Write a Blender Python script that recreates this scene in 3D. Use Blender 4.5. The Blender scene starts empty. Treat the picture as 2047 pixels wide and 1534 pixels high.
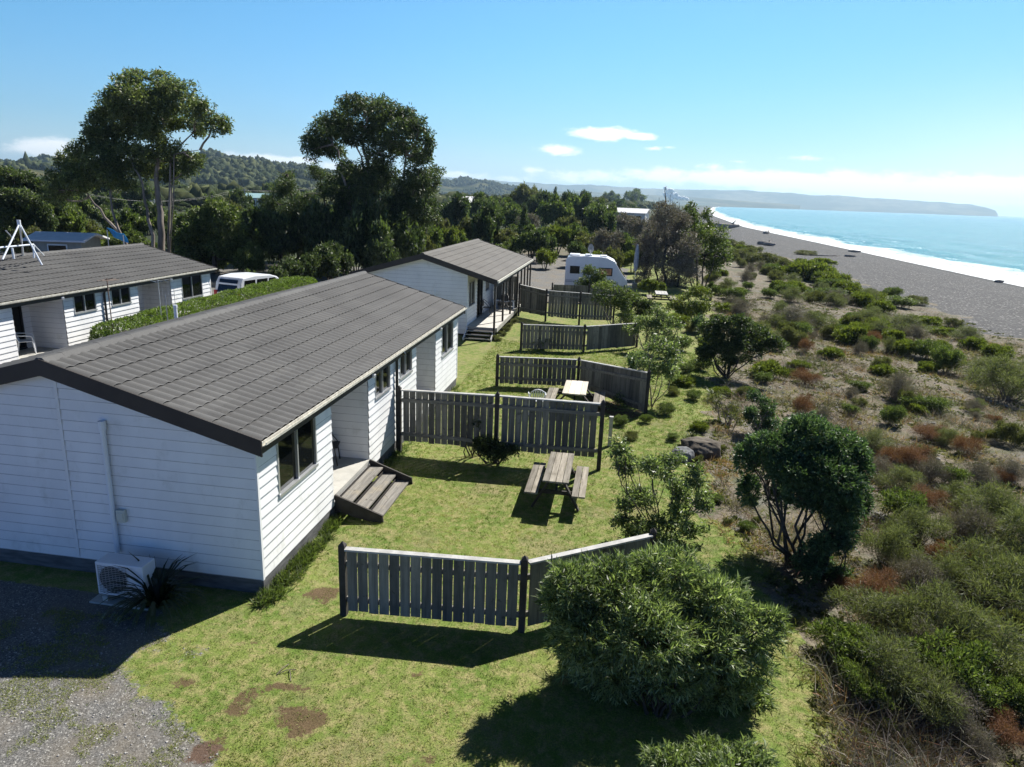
import bpy, math, random
import numpy as np
from mathutils import noise as mn, Vector
R_=math.radians
rng=np.random.default_rng(7); random.seed(7)
scn=bpy.context.scene
COL=scn.collection
# ------------------------------------------------------------ camera
PW,PH,FPX=2047,1534,1390.
CAM=np.array([0.,0.,6.6])
PITCH,ROLL,YAW=0.26168892,0.03790851,0.14596208
def cambasis():
    cy,sy=math.cos(YAW),math.sin(YAW)
    F0=np.array([-sy,cy,0.]);R0=np.array([cy,sy,0.]);U0=np.array([0,0,1.])
    F=F0*math.cos(PITCH)-U0*math.sin(PITCH);U=U0*math.cos(PITCH)+F0*math.sin(PITCH)
    return R0*math.cos(ROLL)+U*math.sin(ROLL),-R0*math.sin(ROLL)+U*math.cos(ROLL),F
CR,CU,CF=cambasis()
cd=bpy.data.cameras.new('camera');cam=bpy.data.objects.new('camera',cd);COL.objects.link(cam)
cd.sensor_width=36;cd.lens=36*FPX/PW;cd.clip_start=.1;cd.clip_end=90000
from mathutils import Matrix
M=Matrix.Identity(4)
for i in range(3):
    M[i][0]=CR[i];M[i][1]=CU[i];M[i][2]=-CF[i];M[i][3]=CAM[i]
cam.matrix_world=M
scn.camera=cam
# ------------------------------------------------------------ light
SUN_EL,SUN_AZ=R_(47.5),R_(32.5)          # azimuth from +Y towards +X
ld=bpy.data.lights.new('sun','SUN');ld.energy=5.0;ld.angle=R_(.5);ld.color=(1,.96,.9)
sun=bpy.data.objects.new('sun',ld);COL.objects.link(sun)
sd=Vector((math.sin(SUN_AZ)*math.cos(SUN_EL),math.cos(SUN_AZ)*math.cos(SUN_EL),math.sin(SUN_EL)))
sun.rotation_euler=sd.to_track_quat('Z','Y').to_euler();sun.location=(0,0,60)
scn.view_settings.view_transform='Standard';scn.view_settings.look='None'
scn.view_settings.exposure=.86;scn.view_settings.gamma=1
scn.render.film_transparent=False
cy=scn.cycles
cy.max_bounces=6;cy.diffuse_bounces=3;cy.glossy_bounces=3;cy.transmission_bounces=3;cy.transparent_max_bounces=6;cy.volume_bounces=0
cy.use_denoising=True;cy.sample_clamp_indirect=4
# world
w=bpy.data.worlds.new('World');scn.world=w;w.use_nodes=True
nt=w.node_tree;nt.nodes.clear()
def N(nt,t,**k):
    n=nt.nodes.new(t)
    for a,b in k.items(): setattr(n,a,b)
    return n
def mth(nt,op,a,b=None,c=None,clamp=False):
    n=nt.nodes.new('ShaderNodeMath');n.operation=op;n.use_clamp=clamp
    for i,v in enumerate((a,b,c)):
        if v is None: continue
        if isinstance(v,(int,float)): n.inputs[i].default_value=v
        else: nt.links.new(v,n.inputs[i])
    return n.outputs[0]
def mixc(nt,f,a,b,mode='MIX'):
    n=nt.nodes.new('ShaderNodeMix');n.data_type='RGBA';n.blend_type=mode
    for i,v in ((0,f),(6,a),(7,b)):
        if isinstance(v,(int,float)): n.inputs[i].default_value=v
        elif isinstance(v,tuple): n.inputs[i].default_value=(*v[:3],1)
        else: nt.links.new(v,n.inputs[i])
    return n.outputs[2]
def smooth(nt,v,a,b):
    n=nt.nodes.new('ShaderNodeMapRange');n.interpolation_type='SMOOTHSTEP'
    nt.links.new(v,n.inputs[0]);n.inputs[1].default_value=a;n.inputs[2].default_value=b
    return n.outputs[0]
def noisen(nt,vec,scale,detail=4,rough=.55,dist=0,out=0):
    n=nt.nodes.new('ShaderNodeTexNoise');n.inputs['Scale'].default_value=scale;n.inputs['Detail'].default_value=detail
    n.inputs['Roughness'].default_value=rough;n.inputs['Distortion'].default_value=dist
    if vec is not None: nt.links.new(vec,n.inputs['Vector'])
    return n.outputs[out]
sky=N(nt,'ShaderNodeTexSky',sky_type='NISHITA',sun_disc=False,sun_elevation=SUN_EL,sun_rotation=SUN_AZ,altitude=0,air_density=1.0,dust_density=.6,ozone_density=2.2)
tc=N(nt,'ShaderNodeTexCoord')
sep=N(nt,'ShaderNodeSeparateXYZ');nt.links.new(tc.outputs['Generated'],sep.inputs[0])
az=mth(nt,'MULTIPLY',mth(nt,'ARCTAN2',sep.outputs[0],sep.outputs[1]),57.2958)
el=mth(nt,'MULTIPLY',mth(nt,'ARCSINE',sep.outputs[2]),57.2958)
# tint of the air with height and towards the sun
up=smooth(nt,el,0,13)
skyc=mixc(nt,1.0,sky.outputs[0],mixc(nt,up,(.50,.71,.93),(.37,.78,.98)),'MULTIPLY')
skyc=mixc(nt,1.0,skyc,mixc(nt,smooth(nt,el,14,38),(1,1,1),(.115,.12,.135)),'MULTIPLY')  # unseen sky above the view dimmed to deepen the shade
skyc=mixc(nt,1.0,skyc,mixc(nt,smooth(nt,az,-15,35),(1,1,1),(.74,.78,.84)),'MULTIPLY')
skyc=mixc(nt,1.0,skyc,mixc(nt,smooth(nt,sep.outputs[1],.35,-.35),(1,1,1),(.72,.80,1.20)),'MULTIPLY')  # unseen sky behind the camera toned to set the colour of the shade
cmb=N(nt,'ShaderNodeCombineXYZ');nt.links.new(az,cmb.inputs[0]);nt.links.new(mth(nt,'MULTIPLY',el,2.2),cmb.inputs[1])
cn=noisen(nt,cmb.outputs[0],.55,7,.62,.3)
blobs=[(-1.9,4.95,2.0,.40,1.1),(.5,4.85,1.25,.25,.95),(-5.4,3.65,1.5,.38,.75),(1.9,4.0,.8,.16,.6),(3.0,4.1,.5,.13,.45),(-7.2,2.15,.9,.25,.6),(-5.4,2.1,.7,.2,.35),(-41.3,1.9,1.9,.62,.95),
 (-37.5,1.3,2.4,.4,.7),(-27.5,2.0,3.6,.36,.85),(-22,1.6,3,.4,.7),(-14,1.5,3.5,.38,.6),(-9,1.3,3,.35,.45),(-3,1.75,4,.5,.55),(3,2.0,4,.55,.65),(6,2.8,2.5,.3,.4),(9,2.0,5,.55,.95),(16,1.7,6,.75,1.05),(23,1.5,6,.85,1.1),(13.,3.5,1.8,.2,.4),(8,3.2,1.,.14,.3),(-34,1.2,3,.35,.5),(-60,3,8,1.2,.7),(45,3,9,1.4,.8),(70,5,12,2,.8)]
dens=None
for (a0,e0,sa,se,s) in blobs:
    da=mth(nt,'DIVIDE',mth(nt,'SUBTRACT',az,a0),sa);de=mth(nt,'DIVIDE',mth(nt,'SUBTRACT',el,e0),se)
    q=mth(nt,'ADD',mth(nt,'MULTIPLY',da,da),mth(nt,'MULTIPLY',de,de))
    g=mth(nt,'MULTIPLY',mth(nt,'EXPONENT',mth(nt,'MULTIPLY',q,-.75)),s*1.2)
    dens=g if dens is None else mth(nt,'MAXIMUM',dens,g)
dd=mth(nt,'ADD',dens,mth(nt,'MULTIPLY',mth(nt,'SUBTRACT',cn,.5),1.5))
cov=mth(nt,'MULTIPLY',smooth(nt,dd,.18,.78),mth(nt,'MULTIPLY',smooth(nt,dens,.02,.3),.93))
glow=mth(nt,'MULTIPLY',mth(nt,'EXPONENT',mth(nt,'MULTIPLY',mth(nt,'ADD',mth(nt,'POWER',mth(nt,'DIVIDE',mth(nt,'SUBTRACT',az,34.),15),2),mth(nt,'POWER',mth(nt,'DIVIDE',el,6),2)),-1)),.55)
skyc=mixc(nt,glow,skyc,(9.5,9.6,9.5))
low=mth(nt,'MULTIPLY',mth(nt,'SUBTRACT',1,smooth(nt,el,-.5,5.)),.36)
skyc=mixc(nt,low,skyc,(6.6,7.9,8.8))
skyc=mixc(nt,cov,skyc,(9.4,9.3,9.1))
bg=N(nt,'ShaderNodeBackground');nt.links.new(skyc,bg.inputs[0]);bg.inputs[1].default_value=.085
wo=N(nt,'ShaderNodeOutputWorld');nt.links.new(bg.outputs[0],wo.inputs[0])

# ------------------------------------------------------------ helpers
def raydir(px,py): return CF+CR*(px-PW/2)/FPX-CU*(py-PH/2)/FPX
COAST_Y=[-5000,350,660,1400,2760,4400,5600,7000,8600,8700,60000]
COAST_X=[57,57,80,160,326,560,1300,2700,4350,4360,4360]
def coast(Y): return float(np.interp(Y,COAST_Y,COAST_X))
def zt(X,Y):
    d=coast(Y)-X
    z=float(np.interp(d,[-400,-10,0,7,14,33,42,52,54],[-14,-4.2,-3.05,-2.35,-1.9,-1.35,-.75,-.12,0]))
    if 28<d<60 and Y<300:
        z+=(mn.noise(Vector((X*.35,Y*.35,0)))*.22)*min(1,(60-d)/8,(d-28)/8)
    return z
def P(px,py,z=None):
    d=raydir(px,py);zz=0 if z is None else z
    for _ in range(12):
        t=(zz-CAM[2])/d[2];p=CAM+d*t
        if z is not None: return p
        zz=zt(p[0],p[1])
    return np.array([p[0],p[1],zz])
def PY(px,py,Y):
    d=raydir(px,py);return CAM+d*(Y/d[1])
def link(name,me,parent=None,loc=None):
    o=bpy.data.objects.new(name,me);COL.objects.link(o)
    if parent is not None: o.parent=parent
    if loc is not None: o.location=loc
    return o
def tag(o,label=None,cat=None,group=None,kind=None):
    if label:o['label']=label
    if cat:o['category']=cat
    if group:o['group']=group
    if kind:o['kind']=kind
    return o
def thing(name,label,cat,loc=(0,0,0),rz=0,group=None):
    o=bpy.data.objects.new(name,None);COL.objects.link(o);o.location=loc;o.rotation_euler=(0,0,rz);o.empty_display_size=.2
    return tag(o,label,cat,group)
class MB:
    def __init__(s): s.v=[];s.f=[];s.m=[];s.mi=0
    def face(s,*p):
        n=len(s.v);s.v.extend([tuple(map(float,q)) for q in p]);s.f.append(tuple(range(n,n+len(p))));s.m.append(s.mi);return s
    def hexa(s,c):
        n=len(s.v);s.v.extend([tuple(map(float,q)) for q in c])
        for f in ((3,2,1,0),(4,5,6,7),(0,1,5,4),(1,2,6,5),(2,3,7,6),(3,0,4,7)):
            s.f.append(tuple(n+i for i in f));s.m.append(s.mi)
        return s
    def box(s,x0,x1,y0,y1,z0,z1):
        return s.hexa([(x0,y0,z0),(x1,y0,z0),(x1,y1,z0),(x0,y1,z0),(x0,y0,z1),(x1,y0,z1),(x1,y1,z1),(x0,y1,z1)])
    def bar(s,a,b,w,h,up=(0,0,1)):
        a=np.array(a,float);b=np.array(b,float);d=b-a;d/=np.linalg.norm(d);up=np.array(up,float)
        x=np.cross(d,up)
        if np.linalg.norm(x)<1e-4: x=np.cross(d,(1,0,0))
        x/=np.linalg.norm(x);y=np.cross(x,d);x*=w/2;y*=h/2
        return s.hexa([a-x-y,a+x-y,b+x-y,b-x-y,a-x+y,a+x+y,b+x+y,b-x+y])
    def tube(s,pts,rad,n=8,cap=True):
        pts=[np.array(p,float) for p in pts]
        if isinstance(rad,(int,float)): rad=[rad]*len(pts)
        base=len(s.v);pr=None
        for i,p in enumerate(pts):
            d=pts[min(i+1,len(pts)-1)]-pts[max(i-1,0)];d/=max(np.linalg.norm(d),1e-9)
            if pr is None:
                a=np.array([0,0,1.]) if abs(d[2])<.9 else np.array([1.,0,0]);x=np.cross(d,a)
            else: x=pr-d*np.dot(pr,d)
            x/=max(np.linalg.norm(x),1e-9);pr=x;y=np.cross(d,x)
            for k in range(n):
                t=2*math.pi*k/n;s.v.append(tuple(p+(x*math.cos(t)+y*math.sin(t))*rad[i]))
        for i in range(len(pts)-1):
            for k in range(n):
                a=base+i*n+k;b=base+i*n+(k+1)%n;s.f.append((a,b,b+n,a+n));s.m.append(s.mi)
        if cap:
            s.f.append(tuple(base+k for k in range(n))[::-1]);s.m.append(s.mi)
            e=base+(len(pts)-1)*n;s.f.append(tuple(e+k for k in range(n)));s.m.append(s.mi)
        return s
    def extrude(s,poly,fn,a,b):
        """poly 2-D outline, fn(u,v,t)->xyz, from t=a to t=b"""
        n=len(s.v);k=len(poly)
        for t in (a,b):
            for (u,v) in poly: s.v.append(tuple(map(float,fn(u,v,t))))
        for i in range(k):
            j=(i+1)%k;s.f.append((n+i,n+j,n+k+j,n+k+i));s.m.append(s.mi)
        s.f.append(tuple(n+i for i in range(k))[::-1]);s.m.append(s.mi)
        s.f.append(tuple(n+k+i for i in range(k)));s.m.append(s.mi)
        return s
    def build(s,name,mat,parent=None,smooth=False,bevel=0,loc=None):
        me=bpy.data.meshes.new(name);me.from_pydata(s.v,[],s.f);
        mats=mat if isinstance(mat,(list,tuple)) else [mat]
        for m in mats: me.materials.append(m)
        if len(mats)>1: me.polygons.foreach_set('material_index',s.m)
        me.update()
        import bmesh
        bm=bmesh.new();bm.from_mesh(me);bmesh.ops.recalc_face_normals(bm,faces=bm.faces);bm.to_mesh(me);bm.free()
        if smooth: me.polygons.foreach_set('use_smooth',[True]*len(me.polygons))
        o=link(name,me,parent,loc)
        if bevel:
            b=o.modifiers.new('bevel','BEVEL');b.width=bevel;b.segments=2;b.limit_method='ANGLE'
        return o
def quadmesh(name,V,mats,tint=None,parent=None,loc=None,mi=None,smooth=False):
    """V (n,4,3) numpy -> one mesh of quads with a float 'tint'"""
    n=len(V);me=bpy.data.meshes.new(name)
    me.vertices.add(n*4);me.vertices.foreach_set('co',np.ascontiguousarray(V,dtype=np.float32).ravel())
    me.loops.add(n*4);me.loops.foreach_set('vertex_index',np.arange(n*4,dtype=np.int32))
    me.polygons.add(n);me.polygons.foreach_set('loop_start',np.arange(0,n*4,4,dtype=np.int32))
    me.polygons.foreach_set('loop_total',np.full(n,4,dtype=np.int32))
    for m in (mats if isinstance(mats,(list,tuple)) else [mats]): me.materials.append(m)
    if mi is not None: me.polygons.foreach_set('material_index',mi.astype(np.int32))
    if tint is not None:
        a=me.attributes.new('tint','FLOAT','POINT');a.data.foreach_set('value',np.repeat(tint,4).astype(np.float32))
    me.update();me.validate()
    return link(name,me,parent,loc)
def unit(a): return a/np.maximum(np.linalg.norm(a,axis=1,keepdims=True),1e-9)
def leafquads(p,d,L,W,bend=.15):
    n=len(p);r=unit(rng.normal(size=(n,3)));s=unit(np.cross(d,r));nn=np.cross(s,d)
    L=np.asarray(L).reshape(-1,1)*np.ones((n,1));W=np.asarray(W).reshape(-1,1)*np.ones((n,1))
    m=p+d*L*.45+nn*L*bend
    return np.stack([p,m+s*W*.5,p+d*L,m-s*W*.5],axis=1)
# ------------------------------------------------------------ materials
def mat(name): 
    m=bpy.data.materials.new(name);m.use_nodes=True;nt=m.node_tree;b=nt.nodes['Principled BSDF'];return m,nt,b
def plain(name,col,rough=.6,var=.25,scale=3.,bump=0.,bscale=40.,metal=0,spec=.5,stretch=None,col2=None,dirt=None):
    m,nt,b=mat(name);tc=N(nt,'ShaderNodeTexCoord');v=tc.outputs['Object']
    if stretch:
        mp=N(nt,'ShaderNodeMapping');mp.inputs['Scale'].default_value=stretch;nt.links.new(v,mp.inputs[0]);v=mp.outputs[0]
    n=noisen(nt,v,scale,5,.6)
    a=tuple(c*(1-var) for c in col);bb=col2 if col2 else tuple(min(1,c*(1+var)) for c in col)
    c=mixc(nt,smooth(nt,n,.3,.7),a,bb)
    if dirt:
        n2=noisen(nt,v,dirt[1],6,.7);c=mixc(nt,mth(nt,'MULTIPLY',smooth(nt,n2,.52,.75),dirt[2]),c,dirt[0])
    nt.links.new(c,b.inputs['Base Color']);b.inputs['Roughness'].default_value=rough;b.inputs['Metallic'].default_value=metal
    b.inputs['Specular IOR Level'].default_value=spec
    if bump:
        bp=N(nt,'ShaderNodeBump');bp.inputs['Strength'].default_value=bump;bp.inputs['Distance'].default_value=.01
        nt.links.new(noisen(nt,v,bscale,4,.6),bp.inputs['Height']);nt.links.new(bp.outputs[0],b.inputs['Normal'])
    return m
def leafmat(name,cols,rough=.5,trans=.25,spec=.4):
    m,nt,b=mat(name);at=N(nt,'ShaderNodeAttribute',attribute_name='tint')
    cr=N(nt,'ShaderNodeValToRGB');nt.links.new(at.outputs['Fac'],cr.inputs[0])
    e=cr.color_ramp.elements
    while len(e)<len(cols): e.new(.5)
    for i,c in enumerate(cols): e[i].position=i/(len(cols)-1);e[i].color=(*c,1)
    nt.links.new(cr.outputs[0],b.inputs['Base Color']);b.inputs['Roughness'].default_value=rough;b.inputs['Specular IOR Level'].default_value=spec
    if trans:
        t=N(nt,'ShaderNodeBsdfTranslucent');tcol=mixc(nt,1.0,cr.outputs[0],(1.25,1.4,.6),'MULTIPLY');nt.links.new(tcol,t.inputs[0])
        mx=N(nt,'ShaderNodeMixShader');mx.inputs[0].default_value=trans
        out=nt.nodes['Material Output'];nt.links.new(b.outputs[0],mx.inputs[1]);nt.links.new(t.outputs[0],mx.inputs[2]);nt.links.new(mx.outputs[0],out.inputs[0])
    return m
SIDING=plain('white_weatherboard',(.75,.75,.74),.55,.07,.9,dirt=((.42,.42,.38),2.2,.45),stretch=(1,1,.6))
LAP_SHADE=plain('shadow_line_board_lap',(.42,.42,.43),.8,.2,3.)  # grey strip painted along the board laps in place of their shadow line
TRIM=plain('white_trim',(.72,.72,.70),.4,.05)
DARK=plain('dark_stained_board',(.022,.017,.014),.6,.3,2.,bump=.2)
GUTTER=plain('pale_gutter',(.55,.53,.46),.5,.25,9.,dirt=((.22,.2,.12),11.,.8))
METAL=plain('aluminium',(.5,.51,.52),.35,.08,metal=.6)
BLACK=plain('black_metal',(.012,.012,.013),.4,.2)
CONC=plain('pale_deck',(.42,.41,.37),.75,.12,2.5,bump=.2,bscale=60,dirt=((.22,.2,.17),3.,.5))
BASEB=plain('grey_base_board',(.10,.10,.10),.8,.35,2.5,bump=.4,stretch=(1,1,6))
PLASTIC=plain('white_plastic',(.72,.73,.75),.35,.03)
PVC=plain('white_pipe',(.70,.74,.78),.35,.05)
def glassm():
    m,nt,b=mat('dark_window_glass');b.inputs['Base Color'].default_value=(.006,.007,.008,1);b.inputs['Roughness'].default_value=.05;b.inputs['Specular IOR Level'].default_value=.22
    tc=N(nt,'ShaderNodeTexCoord');bp=N(nt,'ShaderNodeBump');bp.inputs['Strength'].default_value=.02;nt.links.new(noisen(nt,tc.outputs['Object'],1.4,2),bp.inputs['Height']);nt.links.new(bp.outputs[0],b.inputs['Normal']);return m
GLASS=glassm()
def woodm(name,c1,c2,c3,scale=1.,axis='y',rough=.85):
    st={'y':(18,1.2,18),'x':(1.2,18,18),'z':(18,18,1.2)}[axis]
    m,nt,b=mat(name);tc=N(nt,'ShaderNodeTexCoord');mp=N(nt,'ShaderNodeMapping');mp.inputs['Scale'].default_value=tuple(s*scale for s in st)
    nt.links.new(tc.outputs['Object'],mp.inputs[0]);n=noisen(nt,mp.outputs[0],1.,6,.65)
    geo=N(nt,'ShaderNodeNewGeometry');isl=geo.outputs['Random Per Island']
    c=mixc(nt,smooth(nt,n,.3,.7),c1,c2);c=mixc(nt,mth(nt,'MULTIPLY',smooth(nt,noisen(nt,tc.outputs['Object'],2.7,5),.5,.75),.6),c,c3)
    c=mixc(nt,1.0,c,mixc(nt,isl,(.5,.5,.5),(1.4,1.36,1.3)),'MULTIPLY')
    kn=noisen(nt,tc.outputs['Object'],7.,2,.5);c=mixc(nt,mth(nt,'MULTIPLY',smooth(nt,kn,.66,.74),.55),c,(.03,.025,.02))
    nt.links.new(c,b.inputs['Base Color']);b.inputs['Roughness'].default_value=rough;b.inputs['Specular IOR Level'].default_value=.25
    bp=N(nt,'ShaderNodeBump');bp.inputs['Strength'].default_value=.5;bp.inputs['Distance'].default_value=.004;nt.links.new(n,bp.inputs['Height']);nt.links.new(bp.outputs[0],b.inputs['Normal']);return m
PALING=woodm('weathered_paling',(.125,.12,.105),(.23,.22,.19),(.10,.10,.085),1.,'z')
RAIL=woodm('weathered_rail',(.14,.135,.12),(.26,.25,.22),(.11,.11,.095),1.,'x')
CAPW=plain('grey_capping',(.38,.375,.36),.7,.2,5.,bump=.3)
POST=plain('dark_post',(.035,.03,.026),.8,.4,4.,bump=.5)
TIMBER=woodm('picnic_timber',(.17,.155,.13),(.31,.29,.25),(.11,.10,.075),1.,'y')
TIMBERL=woodm('pale_new_timber',(.62,.56,.47),(.74,.69,.60),(.64,.58,.47),1.,'y')
STEPW=woodm('step_timber',(.15,.145,.135),(.27,.26,.24),(.34,.30,.22),1.,'y')
def roofm(name,c1,c2):
    m,nt,b=mat(name);tc=N(nt,'ShaderNodeTexCoord');v=tc.outputs['Object']
    n=noisen(nt,v,.5,5,.6);f=noisen(nt,v,120,3,.7)
    c=mixc(nt,smooth(nt,n,.3,.7),c1,c2);c=mixc(nt,mth(nt,'MULTIPLY',smooth(nt,f,.35,.7),.5),c,tuple(x*1.5 for x in c2))
    l=noisen(nt,v,6.,6,.7);c=mixc(nt,mth(nt,'MULTIPLY',smooth(nt,l,.60,.76),.4),c,(.12,.115,.09))
    mp=N(nt,'ShaderNodeMapping');mp.inputs['Scale'].default_value=(2.5,.9,.01);nt.links.new(v,mp.inputs[0]);wn=N(nt,'ShaderNodeTexWhiteNoise',noise_dimensions='2D')
    fl=N(nt,'ShaderNodeVectorMath',operation='FLOOR');nt.links.new(mp.outputs[0],fl.inputs[0]);nt.links.new(fl.outputs[0],wn.inputs['Vector'])
    c=mixc(nt,1.0,c,mixc(nt,wn.outputs[0],(.90,.90,.90),(1.10,1.10,1.09)),'MULTIPLY')
    mp2=N(nt,'ShaderNodeMapping');mp2.inputs['Scale'].default_value=(.3,5.,1);nt.links.new(v,mp2.inputs[0]);c=mixc(nt,mth(nt,'MULTIPLY',smooth(nt,noisen(nt,mp2.outputs[0],1.,5,.7),.5,.75),.25),c,(.13,.125,.115))
    nt.links.new(c,b.inputs['Base Color']);b.inputs['Roughness'].default_value=.75;b.inputs['Specular IOR Level'].default_value=.3
    bp=N(nt,'ShaderNodeBump');bp.inputs['Strength'].default_value=.3;bp.inputs['Distance'].default_value=.004;nt.links.new(f,bp.inputs['Height']);nt.links.new(bp.outputs[0],b.inputs['Normal']);return m
ROOF=roofm('brown_grey_roof_tile',(.064,.063,.062),(.088,.087,.085))
ROOF3=roofm('taupe_roof_tile',(.085,.079,.07),(.105,.098,.088))
BARK=plain('pale_bark',(.20,.17,.14),.85,.45,2.,bump=.6,bscale=12,stretch=(1,1,.25))
BARKD=plain('dark_bark',(.055,.045,.035),.9,.4,3.,bump=.6,bscale=12)
TWIG=plain('grey_twig',(.14,.115,.095),.9,.3,6.)
L_EUC=leafmat('gum_leaf',[(.046,.065,.026),(.122,.151,.060),(.288,.324,.144)],.42,.42)
L_DARK=leafmat('dark_leaf',[(.026,.042,.018),(.065,.091,.036),(.156,.195,.078)],.5,.38)
L_MID=leafmat('mid_leaf',[(.038,.058,.019),(.102,.138,.042),(.216,.252,.090)],.5,.42)
L_OLIVE=leafmat('olive_leaf',[(.055,.06,.025),(.11,.12,.05),(.20,.19,.09)],.6,.4)
L_BUSH=leafmat('karo_leaf',[(.05,.075,.03),(.18,.23,.10),(.42,.47,.27)],.42,.42,.45)
L_GLOSS=leafmat('glossy_dark_leaf',[(.029,.055,.026),(.078,.130,.058),(.169,.247,.117)],.45,.35,.35)
L_BRIGHT=leafmat('bright_leaf',[(.06,.08,.015),(.13,.16,.03),(.23,.25,.07)],.5,.4)
L_GREYG=leafmat('grey_green_leaf',[(.06,.068,.034),(.135,.15,.072),(.23,.235,.14)],.6,.42)
L_RUST=leafmat('rusty_dry_twig',[(.115,.052,.029),(.218,.103,.057),(.322,.184,.103)],.8,.2)
L_GREY=leafmat('grey_dry_twig',[(.101,.084,.076),(.185,.160,.134),(.302,.269,.218)],.8,.15)
L_FLAX=leafmat('flax_blade',[(.012,.02,.008),(.03,.045,.015),(.06,.08,.03)],.4,.15)
L_HEDGE=leafmat('hedge_leaf',[(.064,.097,.023),(.145,.209,.048),(.274,.354,.097)],.5,.42)
L_GRASS=leafmat('grass_blade',[(.110,.165,.028),(.209,.253,.061),(.297,.308,.110),(.396,.341,.187)],.7,.35,.2)
L_STRAW=leafmat('straw_blade',[(.12,.14,.04),(.24,.20,.10),(.38,.32,.20),(.26,.15,.08)],.8,.3,.2)
# ------------------------------------------------------------ ground
LE_Y=[0,7.5,10.9,12.3,15.1,17.8,20.8,24.9,29.4,34,42,54,62,90]
LE_X=[2.6,2.75,3.35,2.9,2.35,2.5,3.0,3.6,4.6,4.4,5.8,7.0,7.5,6]
def lawn_edge(Y): return float(np.interp(Y,LE_Y,LE_X))
def nz(x,y,s,o=0): return mn.fractal(Vector((x*s+o,y*s-o,o)),.9,2.,4)
def sst(x,a,b):
    t=min(1,max(0,(x-a)/(b-a)));return t*t*(3-2*t)
SPOTS=[(-3.55,7.05,.42,.30),(-4.5,7.15,.22,.35),(-4.45,6.4,.22,.25),(-2.4,8.25,.16,.12),(-4.6,9.85,.35,.22),(-5.5,7.4,.2,.2),(-2.9,7.9,.14,.1),(-1.9,6.7,.4,.12),(-4.1,7.6,.35,.1),(-5.1,8.3,.3,.12),(-.3,22.5,.6,1.2),(.6,21.7,.7,.5)]
def masks(X,Y):
    n=nz(X,Y,.5);n2=nz(X,Y,1.7,3)
    e=lawn_edge(Y)
    lawn=1-sst(X+n*.9+n2*.35,e-.45,e+.45)
    if Y>95: lawn*=1-sst(Y,95,110)
    if Y>45 and X<1.5: lawn*=sst(X,-1.5,.5)          # gravel court behind
    if X<-12.6: lawn=0
    # gravel yard in front left
    g=0.
    if Y<9.2 and X<-3.5: 
        bx=float(np.interp(Y,[5.,6.1,6.7,7.3,7.7,8.1,8.5,9.2],[-3.9,-4.3,-5.3,-6.0,-6.3,-5.75,-6.6,-7.1]))
        g=1-sst(X+n*.7+n2*.6,bx-.8,bx+.7)
    if X<-12.6 and Y<60: g=max(g,1-sst(X+n,-13.2,-12.6))
    if 44<Y<100: 
        g=max(g,sst(Y+n*2,46,48)*(1-sst(X+n*1.2,0.2,1.6))*sst(X,-30,-26)*(1-sst(Y+n*3,82,88)))
    if X<-19.5 and 33<Y<52: g=1
    d=coast(Y)-X
    eb=31+nz(X,Y,.12,9)*5+nz(X,Y,.4,2)*3
    beach=1-sst(d,eb-1.5,eb+1.5)
    spot=0
    if Y<24:
        for (sx,sy,rx,ry) in SPOTS:
            q=((X-sx)/rx)**2+((Y-sy)/ry)**2
            if q<6: spot=max(spot,.74*(1-sst(q+n2*1.6,.1,2.2)))
    dist=math.hypot(X,Y)
    far=sst(dist,60,140) if X<e else sst(Y,180,420)
    if X<-12.6 and Y>60: far=1
    return lawn,g,beach,spot,far
def axis(dense,lo,hi,step,g=1.09):
    a=list(np.arange(dense[0],dense[1],step));s=step
    x=a[-1]
    while x<hi: s*=g;x+=s;a.append(x)
    s=step;x=a[0];b=[]
    while x>lo: s*=g;x-=s;b.append(x)
    return np.array(b[::-1]+a)
xs=axis((-13,26),-14000,16000,.2);ys=axis((5.6,26),-60,14000,.2,1.045)
xs=np.unique(np.round(np.concatenate([xs,[coast(0)-k for k in (33,14,7,3,0,-10)]]),3))
nx,ny=len(xs),len(ys)
co=np.zeros((ny,nx,3));ms=np.zeros((5,ny,nx))
for j,Y in enumerate(ys):
    for i,X in enumerate(xs):
        co[j,i]=(X,Y,zt(X,Y));ms[:,j,i]=masks(X,Y)
me=bpy.data.meshes.new('ground');nv=nx*ny
idx=np.arange(nv).reshape(ny,nx)
F=np.stack([idx[:-1,:-1],idx[:-1,1:],idx[1:,1:],idx[1:,:-1]],-1).reshape(-1,4)
me.vertices.add(nv);me.vertices.foreach_set('co',co.astype(np.float32).ravel())
me.loops.add(len(F)*4);me.loops.foreach_set('vertex_index',F.astype(np.int32).ravel())
me.polygons.add(len(F));me.polygons.foreach_set('loop_start',np.arange(0,len(F)*4,4,dtype=np.int32));me.polygons.foreach_set('loop_total',np.full(len(F),4,dtype=np.int32))
for k,nm in enumerate(('lawn','gravel','beach','spot','far')):
    a=me.attributes.new(nm,'FLOAT','POINT');a.data.foreach_set('value',ms[k].astype(np.float32).ravel())
me.update();me.polygons.foreach_set('use_smooth',[True]*len(F))
ground=tag(link('ground',me),kind='structure')
m,nt,b=mat('ground_cover')
tc=N(nt,'ShaderNodeTexCoord');v=tc.outputs['Object']
def at(n): return N(nt,'ShaderNodeAttribute',attribute_name=n).outputs['Fac']
nb=noisen(nt,v,.8,6,.65);nm_=noisen(nt,v,5.,5,.7);nf=noisen(nt,v,38.,4,.75);nl=noisen(nt,v,.13,4,.6)
def sh(a,amp=.5,src=None):
    s=mth(nt,'ADD',at(a),mth(nt,'MULTIPLY',mth(nt,'SUBTRACT',src or nm_,.5),amp));return smooth(nt,s,.42,.58)
grass=mixc(nt,smooth(nt,nb,.35,.65),(.095,.155,.026),(.16,.20,.048))
grass=mixc(nt,smooth(nt,nm_,.4,.68),grass,(.26,.235,.105))
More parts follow.
